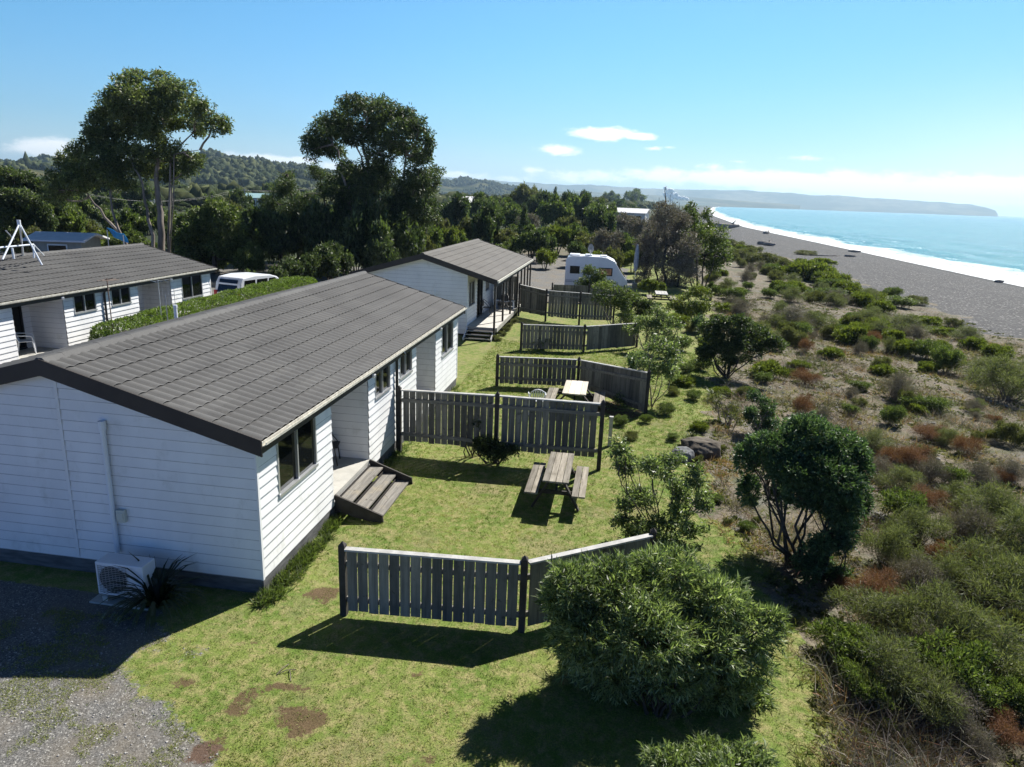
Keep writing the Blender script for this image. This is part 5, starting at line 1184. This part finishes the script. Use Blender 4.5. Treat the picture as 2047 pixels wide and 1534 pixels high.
def bush(key,px,pyb,pyt,rx,where,group):
    p=P(px,pyb);dist=math.hypot(p[0],p[1]);h=(pyb-pyt)/FPX*dist;s=rx/FPX*dist;hb={'dark':1.25,'mid':1.15,'olive':1.,'pine':2.2,'wisp':1.5,'bright':.9}[key]
    o=place(key,names[key]+' '+where,p,s,rng.random()*6.28,group,max(.4,h/(hb*s)));where_is(names[key],px,(pyb+pyt)/2,rx,o)
# belt beyond the caravan: hand placed main ones, (key,px,base,top,rx)
belt=[('olive',1055,440,378,34),('dark',1085,452,395,28),('pine',1108,430,372,14),('mid',1020,470,418,34),('dark',990,450,402,26),('mid',960,452,398,34),('dark',915,470,402,30),('olive',940,500,438,28),('dark',975,510,425,34),('pine',1045,495,402,26),
('mid',1110,470,405,30),('dark',1135,455,396,26),('mid',1165,465,402,28),('dark',1165,430,390,18),('mid',1200,470,412,34),('pine',1218,424,393,12),('pine',1245,425,394,11),('pine',1262,424,392,13),('dark',1195,490,425,30),('olive',1130,490,438,28),('wisp',1235,485,430,34),('wisp',1275,500,440,30),
('olive',1000,510,462,34),('mid',1060,520,462,36),('dark',1075,525,468,26),('bright',1110,510,455,34),('mid',1145,512,458,30),('olive',1175,520,470,32),('wisp',1210,530,462,34),('mid',1245,530,478,30),('dark',1150,535,490,24),('bright',1185,540,505,26),('olive',1225,545,500,24),('bright',1265,545,505,22),
('bright',900,515,460,26),('olive',880,500,440,24),('mid',925,525,480,22),('bright',1090,538,500,24),('dark',1290,560,480,26),('wisp',1300,520,430,26),('mid',1010,450,405,28),('dark',1080,425,392,22),('mid',905,445,410,24),('wisp',1050,478,430,26),('olive',1100,498,462,22),('wisp',1000,432,402,20),('dark',880,470,425,22),('bright',1300,590,560,22),('mid',1420,600,570,16)]
for i,(k,px,b_,t_,rx) in enumerate(belt): bush(k,px,b_,t_,rx,'in the bush belt behind the far cabin and caravan','trees of the bush belt behind the caravan')
for _ in range(46):
    px=rng.uniform(868,1310);pb=rng.choice([rng.uniform(412,440),rng.uniform(440,520)]);hh=rng.uniform(22,38)*(1 if pb>440 else .8);bush(rng.choice(['dark','mid','olive','wisp','dark','mid']),px,pb,pb-hh,rng.uniform(14,26),'in the bush belt behind the far cabin and caravan','trees of the bush belt behind the caravan')
# trees on the left, between and behind the big ones
lf=[('dark',740,560,430,60),('dark',800,560,450,44),('dark',690,545,430,50),('mid',845,530,455,34),('dark',640,550,430,44),('dark',560,545,450,40),('dark',390,530,450,40),('mid',120,500,425,40),('olive',165,490,448,34),('bright',200,505,470,26),('mid',260,500,440,34),('mid',150,460,405,34),('dark',300,470,420,34),('mid',350,500,440,30),('dark',520,530,440,40),('mid',505,560,500,26),('olive',455,470,410,26),('bright',20,515,480,24),('olive',60,520,470,24),('bright',215,520,488,28),('dark',480,440,392,22),('mid',270,530,480,34),('dark',700,560,470,40),('dark',660,575,500,40),('dark',760,570,490,30),('mid',800,545,480,28),('olive',840,540,470,26),('dark',620,580,520,30),('wisp',820,520,450,30),('mid',500,595,550,22),('dark',580,585,530,34),('olive',185,530,500,30)]
for k,px,b_,t_,rx in lf: bush(k,px,b_,t_,rx,'behind the left cabin around the gum trunks','trees behind the left cabin')
for _ in range(48):
    px=rng.uniform(-20,880);pb=rng.uniform(402,470);hh=rng.uniform(20,42);bush(rng.choice(['dark','mid','olive','dark','mid','pine']),px,pb,pb-hh,rng.uniform(14,28),'on the plain below the wooded hills','trees on the plain below the hills')
# ---- scrub: prototypes of unit size
def fine(n,R,H): 
    def f():
        return [(math.cos(i*2.4)*R*.6*math.sqrt((i+.3)/n),math.sin(i*2.4)*R*.6*math.sqrt((i+.3)/n),H*(.35+.35*rng.random()),R*.5,R*.5,H*.38) for i in range(n)]
    return f
S=dict(part1='stems',part2='foliage')
proto('s_grey','scrub_bush',fine(7,1,1.),2100,4,.14,.012,L_GREYG,TWIG,26,.014,'scrub bush',fill=.15,up=.6,stretch=1.8,spread=.45,**S)
proto('s_green','scrub_bush',fine(8,1,.9),2000,4,.11,.03,L_MID,TWIG,16,.014,'scrub bush',fill=.35,up=.6,stretch=1.6,spread=.5,**S)
proto('s_bright','mound_plant',fine(7,1,.55),1700,4,.13,.045,L_BRIGHT,TWIG,6,.012,'ground plant',fill=.45,up=1.,stretch=1.5,spread=.5,**S)
proto('s_rust','dry_bush',fine(6,1,.8),1800,4,.16,.009,L_RUST,TWIG,30,.012,'dry bush',fill=.1,up=.6,stretch=1.9,spread=.4,**S)
proto('s_dry','dry_bush',fine(7,1,.9),1700,4,.16,.009,L_GREY,TWIG,34,.012,'dry bush',fill=.1,up=.6,stretch=1.9,spread=.4,**S)
proto('s_olive','scrub_bush',fine(7,1,.7),2000,4,.11,.022,L_OLIVE,TWIG,14,.012,'scrub bush',fill=.3,up=.7,stretch=1.6,spread=.5,**S)
sn={'s_grey':'feathery grey scrub bush','s_green':'mid green scrub bush','s_bright':'bright green mound plant','s_rust':'rusty dried bush','s_dry':'leafless twiggy bush','s_olive':'olive scrub bush'}
def scrub(key,px,py,rx,ry,where):
    p=P(px,py);dist=math.sqrt(p[0]**2+p[1]**2+(6.6-p[2])**2);s=rx/FPX*dist
    hb={'s_grey':1.15,'s_green':1.05,'s_bright':.7,'s_rust':1.,'s_dry':1.1,'s_olive':.85}[key]
    o=place(key,sn[key]+' '+where,p,s,rng.random()*6.28,sn[key].replace('bush','bushes')+' '+where,min(1.6,max(.45,ry*2/FPX*dist/s/hb/1.15)));where_is(sn[key],px,py-ry*.5,rx,o)
W1='in the bottom right corner thicket';W2='on the stony slope right of the lawn';W3='along the top of the dark shingle beach';W4='in the scrub between the lawn and the beach'
sc=[('s_grey',1760,1270,80,50),('s_grey',1850,1290,80,60),('s_green',1700,1330,60,40),('s_grey',1790,1400,90,60),('s_green',1880,1380,70,55),('s_grey',1960,1350,90,60),('s_dry',1830,1330,60,50),('s_grey',2010,1230,80,55),('s_grey',1960,1180,70,50),('s_grey',2040,1120,70,50),('s_grey',1900,1190,50,40),('s_rust',1760,1200,50,30),('s_dry',1830,1180,50,40),('s_grey',1770,1130,50,45),('s_grey',1830,1090,50,40),('s_rust',1900,1140,40,28),('s_dry',1930,1080,50,40),('s_green',1800,1040,40,32),('s_grey',1990,1060,60,45),('s_dry',1900,1460,60,40),('s_green',2040,1440,40,40),('s_rust',1690,1190,26,20),('s_dry',2000,1330,40,36),('s_olive',2020,1290,40,34),('s_grey',1850,1440,60,46),('s_bright',2040,1350,30,22),('s_dry',1740,1330,40,30),('s_green',1960,1420,50,36)]
sc+=[('s_olive',1735,1480,14,10),('s_green',1770,1460,16,12),('s_olive',1810,1500,14,10),('s_green',1720,1400,44,34),('s_rust',2010,1480,40,24),('s_dry',1960,1510,30,20)]
for a in sc: scrub(*a,W1)
EG=[('s_green',1330,830,22,14),('s_bright',1365,770,26,12),('s_green',1385,800,20,12),('s_olive',1345,790,16,10),('s_green',1400,740,26,14),('s_bright',1420,700,28,14),('s_green',1360,700,22,16),('s_olive',1385,665,22,14),('s_bright',1350,650,26,14),('s_green',1395,625,22,14),('s_olive',1430,650,20,12),('s_bright',1450,625,26,12),('s_green',1470,600,24,14),('s_olive',1440,590,22,12),('s_green',1240,850,18,12),('s_olive',1260,880,16,10),('s_bright',1400,860,20,10),('s_green',1360,905,16,10),('s_olive',1435,905,14,9),('s_green',1345,880,14,8),('s_bright',1440,790,22,10),('s_olive',1460,830,18,10),('s_green',1310,745,18,12),('s_olive',1480,790,16,10),('s_green',1290,845,14,10),('s_green',1370,745,18,11)]
for a in EG: scrub(*a,'along the ragged lawn edge past the fence ends')
for a in (('s_green',1497,1008,16,9),('s_green',1493,1062,18,11),('s_olive',1455,1048,12,7),('s_olive',1512,1045,12,8),('s_green',1432,1004,15,9),('s_olive',1395,925,14,9)): scrub(*a,'on the dry litter left of the round headed tree')
# mid slope, traced from the photograph
sc=[('s_rust',1610,770,30,18),('s_rust',1605,830,28,24),('s_dry',1635,850,22,22),('s_dry',1790,800,32,30),('s_olive',1815,815,24,22),('s_green',1850,825,34,18),('s_bright',1830,828,18,14),('s_green',1780,850,24,22),('s_grey',2010,800,60,40),('s_grey',1960,760,44,24),('s_green',1890,745,28,32),('s_bright',1855,745,20,12),('s_bright',1810,710,26,18),('s_green',1850,718,28,20),('s_bright',1880,700,16,12),('s_dry',1715,710,16,20),('s_green',1735,700,16,16),('s_bright',1765,750,22,12),('s_olive',1760,740,22,14),('s_rust',1610,705,18,20),('s_bright',1660,715,24,12),('s_green',1550,700,22,16),('s_bright',1535,755,34,20),('s_green',1525,765,20,12),('s_rust',1740,690,22,16),('s_bright',1700,660,24,18),('s_bright',1750,665,26,20),('s_olive',1720,690,24,14),('s_dry',1580,660,50,26),('s_grey',1630,660,38,20),('s_dry',1700,675,16,12),('s_grey',1800,665,40,20),('s_bright',1850,650,24,10),('s_bright',1880,670,24,9),('s_dry',1830,680,18,16),('s_green',1780,600,20,14),('s_bright',1740,610,24,14),('s_bright',1990,715,28,14),('s_bright',1945,700,22,14),('s_grey',1930,680,28,14),('s_olive',1905,655,20,10),('s_rust',1860,880,34,16),('s_rust',1830,930,40,20),('s_grey',1890,890,24,18),('s_rust',1930,910,26,20),('s_olive',2020,890,30,24),('s_green',1700,830,16,12),('s_green',1720,780,20,10),('s_dry',1700,795,14,12),('s_grey',1740,900,34,22),('s_dry',1760,960,40,26),('s_grey',1800,980,40,26),('s_rust',1790,930,30,20),('s_dry',1860,960,34,26),('s_green',1900,970,26,20),('s_dry',1960,970,34,26),('s_grey',1920,1020,40,26),('s_rust',1850,1010,34,20),('s_olive',1850,920,20,16),('s_dry',2020,960,30,22),('s_olive',1980,880,14,10),('s_green',1500,790,14,10),('s_olive',1580,755,14,10),('s_grey',1775,705,16,18),('s_bright',1600,735,20,8)]
for a in sc: scrub(*a,W2)
sc=[('s_bright',1620,560,44,22),('s_bright',1660,575,36,18),('s_bright',1690,590,30,16),('s_bright',1560,585,22,14),('s_olive',1480,520,40,14),('s_olive',1520,530,36,14),('s_olive',1560,535,28,12),('s_green',1540,548,20,12),('s_olive',1600,530,14,7),('s_bright',1640,530,20,8),('s_olive',1610,510,22,4),('s_green',1600,545,18,7),('s_olive',1460,500,28,12),('s_olive',1500,505,24,8),('s_bright',1590,590,24,16),('s_green',1650,600,34,14),('s_bright',1750,602,30,10),('s_green',1800,615,30,12),('s_olive',1830,610,24,9),('s_bright',1760,625,24,14)]
for a in sc: scrub(*a,W3)
for _ in range(84):
    for _t in range(30):
        px=rng.uniform(1420,1790);py=rng.uniform(500,690);p=P(px,py)
        if lawn_edge(p[1])+.8<p[0] and coast(0)-p[0]>34: break
    s=rng.uniform(9,24)*(.35+(py-440)/300.);scrub(str(rng.choice(['s_grey','s_green','s_olive','s_dry','s_bright','s_grey','s_olive'])),px,py,s*1.2,s*.8,W4)
for _ in range(34):
    px=rng.uniform(1480,2060);py=rng.uniform(800,1060);p=P(px,py)
    if px<1760 and py>830 or p[0]<lawn_edge(p[1])+.8: continue
    s=rng.uniform(8,18);scrub(str(rng.choice(['s_grey','s_olive','s_dry','s_rust'])),px,py,s*1.2,s*.8,W2)
from collections import defaultdict
G_=defaultdict(list)
for l,rx,px,o in PLACED: G_[l].append((rx,px,o))
for l,v in G_.items():
    if len(l.split())>13: l=l.replace('just ','')
    if len(v)==1: v[0][2]['label']=l
    elif len(v)==2:
        v.sort(key=lambda q:q[1]);v[0][2]['label']=l+', left one';v[1][2]['label']=l+', right one'
    elif len(v)<=9:
        v.sort(key=lambda q:q[1])
        for i,q in enumerate(v): q[2]['label']=l+', '+('leftmost','second left','third left','fourth left','fifth left','sixth left','seventh left','eighth left','ninth left')[i]
    else:
        for q in v: q[2]['label']=l
# weeds beside the base boards
for i,y in enumerate((31.9,33.2,34.4,35.6,37)): place('s_olive',('nearest','second nearest','middle','fourth nearest','farthest')[i]+' clump of weeds under the edge of the far cabin deck',(-5.5,y,0),.3,i,'weeds under the edge of the far cabin deck')
# ---- ground cover that nobody could count
def tufts(name,n,sampler,k,L,W,mt,label,cat,lean=.7,tint=None):
    p=[];tt=[];sc_=[]
    while len(p)<n:
        q=sampler()
        if q is None: continue
        p.append(q[:3]);tt.append(q[3]);sc_.append(q[4])
    p=np.repeat(np.array(p),k,0);m=len(p);sc_=np.repeat(np.array(sc_),k);base=p+rng.normal(size=(m,3))*np.array([.02,.02,0])*sc_[:,None]
    d=unit(rng.normal(size=(m,3))*np.array([lean,lean,.15])+np.array([0,0,.75]))
    o=quadmesh(name,leafquads(base,d,L*sc_*(.6+.8*rng.random(m)),W*sc_),mt,np.clip(np.repeat(np.array(tt),k)+rng.normal(0,.13,m),0,1));tag(o,label,cat,kind='stuff');return o
def in_lawn():
    Y=6.2+26*rng.random()**1.7;X=rng.uniform(-8 if Y<9.5 else -5.4,lawn_edge(Y)+.5)
    l,g,b_,s,f=masks(X,Y)
    if l<.5 or (g>.35 and rng.random()<g) or (s>.3 and rng.random()<.35+s*.6): return None
    if rng.random()>min(1,1.25-.9*l*0): return None
    t=.26-.25*sst(X,lawn_edge(Y)-1.8,lawn_edge(Y)-.3)-.1*sst(Y,14,24)+nz(X,Y,.8,3)*.9+nz(X,Y,3,5)*.35
    return (X,Y,zt(X,Y),max(0,min(1,t)),1+max(0,(Y-9))*.05)
tufts('lawn_grass',34000,in_lawn,4,.036,.008,L_GRASS,'short mown green grass with straw coloured blades','grass',.9)
def in_base():
    Y=rng.uniform(9.3,12.5) if rng.random()<.8 else rng.uniform(15,23.6);X=-5.46+abs(rng.normal(0,.13))
    if nz(X,Y,1.9,7)<-.12: return None
    return (X,Y,0,.25+.4*rng.random(),rng.uniform(.5,1.5))
tufts('weeds',900,in_base,8,.13,.016,L_MID,'long green weeds and grass along the base boards of the nearest cabin','weeds',.7)
def in_scrub():
    Y=6.5+42*rng.random()**1.5;X=rng.uniform(lawn_edge(Y)-.2,lawn_edge(Y)+3+Y*.55)
    if coast(0)-X<31: return None
    if nz(X,Y,.9,12)<-.08: return None
    return (X,Y,zt(X,Y),max(0,min(1,.5+nz(X,Y,.5,6)*1.4)),rng.uniform(.6,1.8)*(1+Y*.015))
tufts('dry_ground_cover',11000,in_scrub,6,.11,.009,L_STRAW,'straw coloured dry grass and small weeds over stony ground','dry grass',1.1)
def in_scrub2():
    Y=6.5+52*rng.random()**1.4;X=rng.uniform(lawn_edge(Y)+.1,lawn_edge(Y)+3+Y*.5)
    if coast(0)-X<30 or nz(X,Y,.7,20)<.02: return None
    return (X,Y,zt(X,Y)-.01,max(0,min(1,.4+nz(X,Y,2.,6)*1.)),rng.uniform(.7,1.6)*(1+Y*.012))
tufts('creeping_plants',11000,in_scrub2,9,.055,.03,L_OLIVE,'small dark green creeping plants dotted over the stones','creeping plants',1.5)
def in_stalk():
    Y=7+60*rng.random()**1.5;X=rng.uniform(lawn_edge(Y)+.3,lawn_edge(Y)+4+Y*.5)
    if coast(0)-X<31 or nz(X,Y,.45,50)<-.02: return None
    return (X,Y,zt(X,Y)-.02,max(0,min(1,.5+nz(X,Y,.6,60)*1.5)),rng.uniform(.6,1.6))
tufts('dead_stalks',8000,in_stalk,7,.34,.008,L_GREY,'thin grey brown dead stalks standing through the scrub','dead stalks',.75)
tufts('dead_tangle',2600,in_stalk,7,.26,.008,L_RUST,'rusty tangle of dead stems lying through the scrub','dead stems',1.1)
def in_gravel():
    X=rng.uniform(-9,-3.8);Y=rng.uniform(5.8,8.6);l,g,b_,s,f=masks(X,Y)
    if g<.5 or nz(X,Y,1.4,31)<.02: return None
    return (X,Y,0,.35+.4*rng.random(),.8)
tufts('gravel_weeds',4200,in_gravel,4,.04,.008,L_GRASS,'sparse yellow green grass growing through the gravel','grass')
# stones on the gravel and path
Vb=[];
def stones(name,n,box,smin,smax,mt,label,cond):
    C=[];Sx=[]
    while len(C)<n:
        X=rng.uniform(box[0],box[1]);Y=rng.uniform(box[2],box[3])
        if not cond(X,Y): continue
        s=rng.uniform(smin,smax);C.append((X,Y,zt(X,Y)+s*.2));Sx.append((s,s*rng.uniform(.7,1.1),s*.6))
    o=blobmesh(name,np.array(C),np.array(Sx),mt,.3);tag(o,label,'stones',kind='stuff')
stones('pebbles',900,(3.8,20,8,34),.02,.07,plain('pebble',(.20,.195,.19),.9,.4,2.),'grey pebbles scattered over the stony slope',lambda X,Y:X>lawn_edge(Y)+.3 and nz(X,Y,.5,40)>-.05)
stones('gravel_stones',420,(-9.5,-3.8,5.9,8.6),.008,.017,plain('pale_pebble',(.33,.32,.30),.9,.3,2.),'loose gravel stones on the yard beside the cabin',lambda X,Y:masks(X,Y)[1]>.5)
# sticks on the lawn
for i,(px,py,a) in enumerate(((572,1345,.6),(580,1352,2.1),(565,1340,1.3))):
    p=P(px,py);b=MB();b.tube([(-.12*math.cos(a),-.12*math.sin(a),.01),(0,.01,.035),(.13*math.cos(a),.13*math.sin(a),.015)],.006,5);b.build('twig',TWIG,loc=tuple(p));tag(COL.objects[-1],('left','right','upper')[i]+' piece of the dead twig heap on the front lawn','twig',group='twigs on the front lawn')
# ------------------------------------------------------------ air
b=MB();b.box(-15500,17500,-300,15000,-18,330)
m=bpy.data.materials.new('air');m.use_nodes=True;nt=m.node_tree;nt.nodes.remove(nt.nodes['Principled BSDF'])
pv=N(nt,'ShaderNodeVolumePrincipled');pv.inputs['Color'].default_value=(.58,.81,1,1);pv.inputs['Density'].default_value=.00010;pv.inputs['Anisotropy'].default_value=.4
nt.links.new(pv.outputs[0],nt.nodes['Material Output'].inputs['Volume'])
hz=b.build('haze',m);tag(hz,'thin blue sea haze filling the air','haze',kind='stuff')
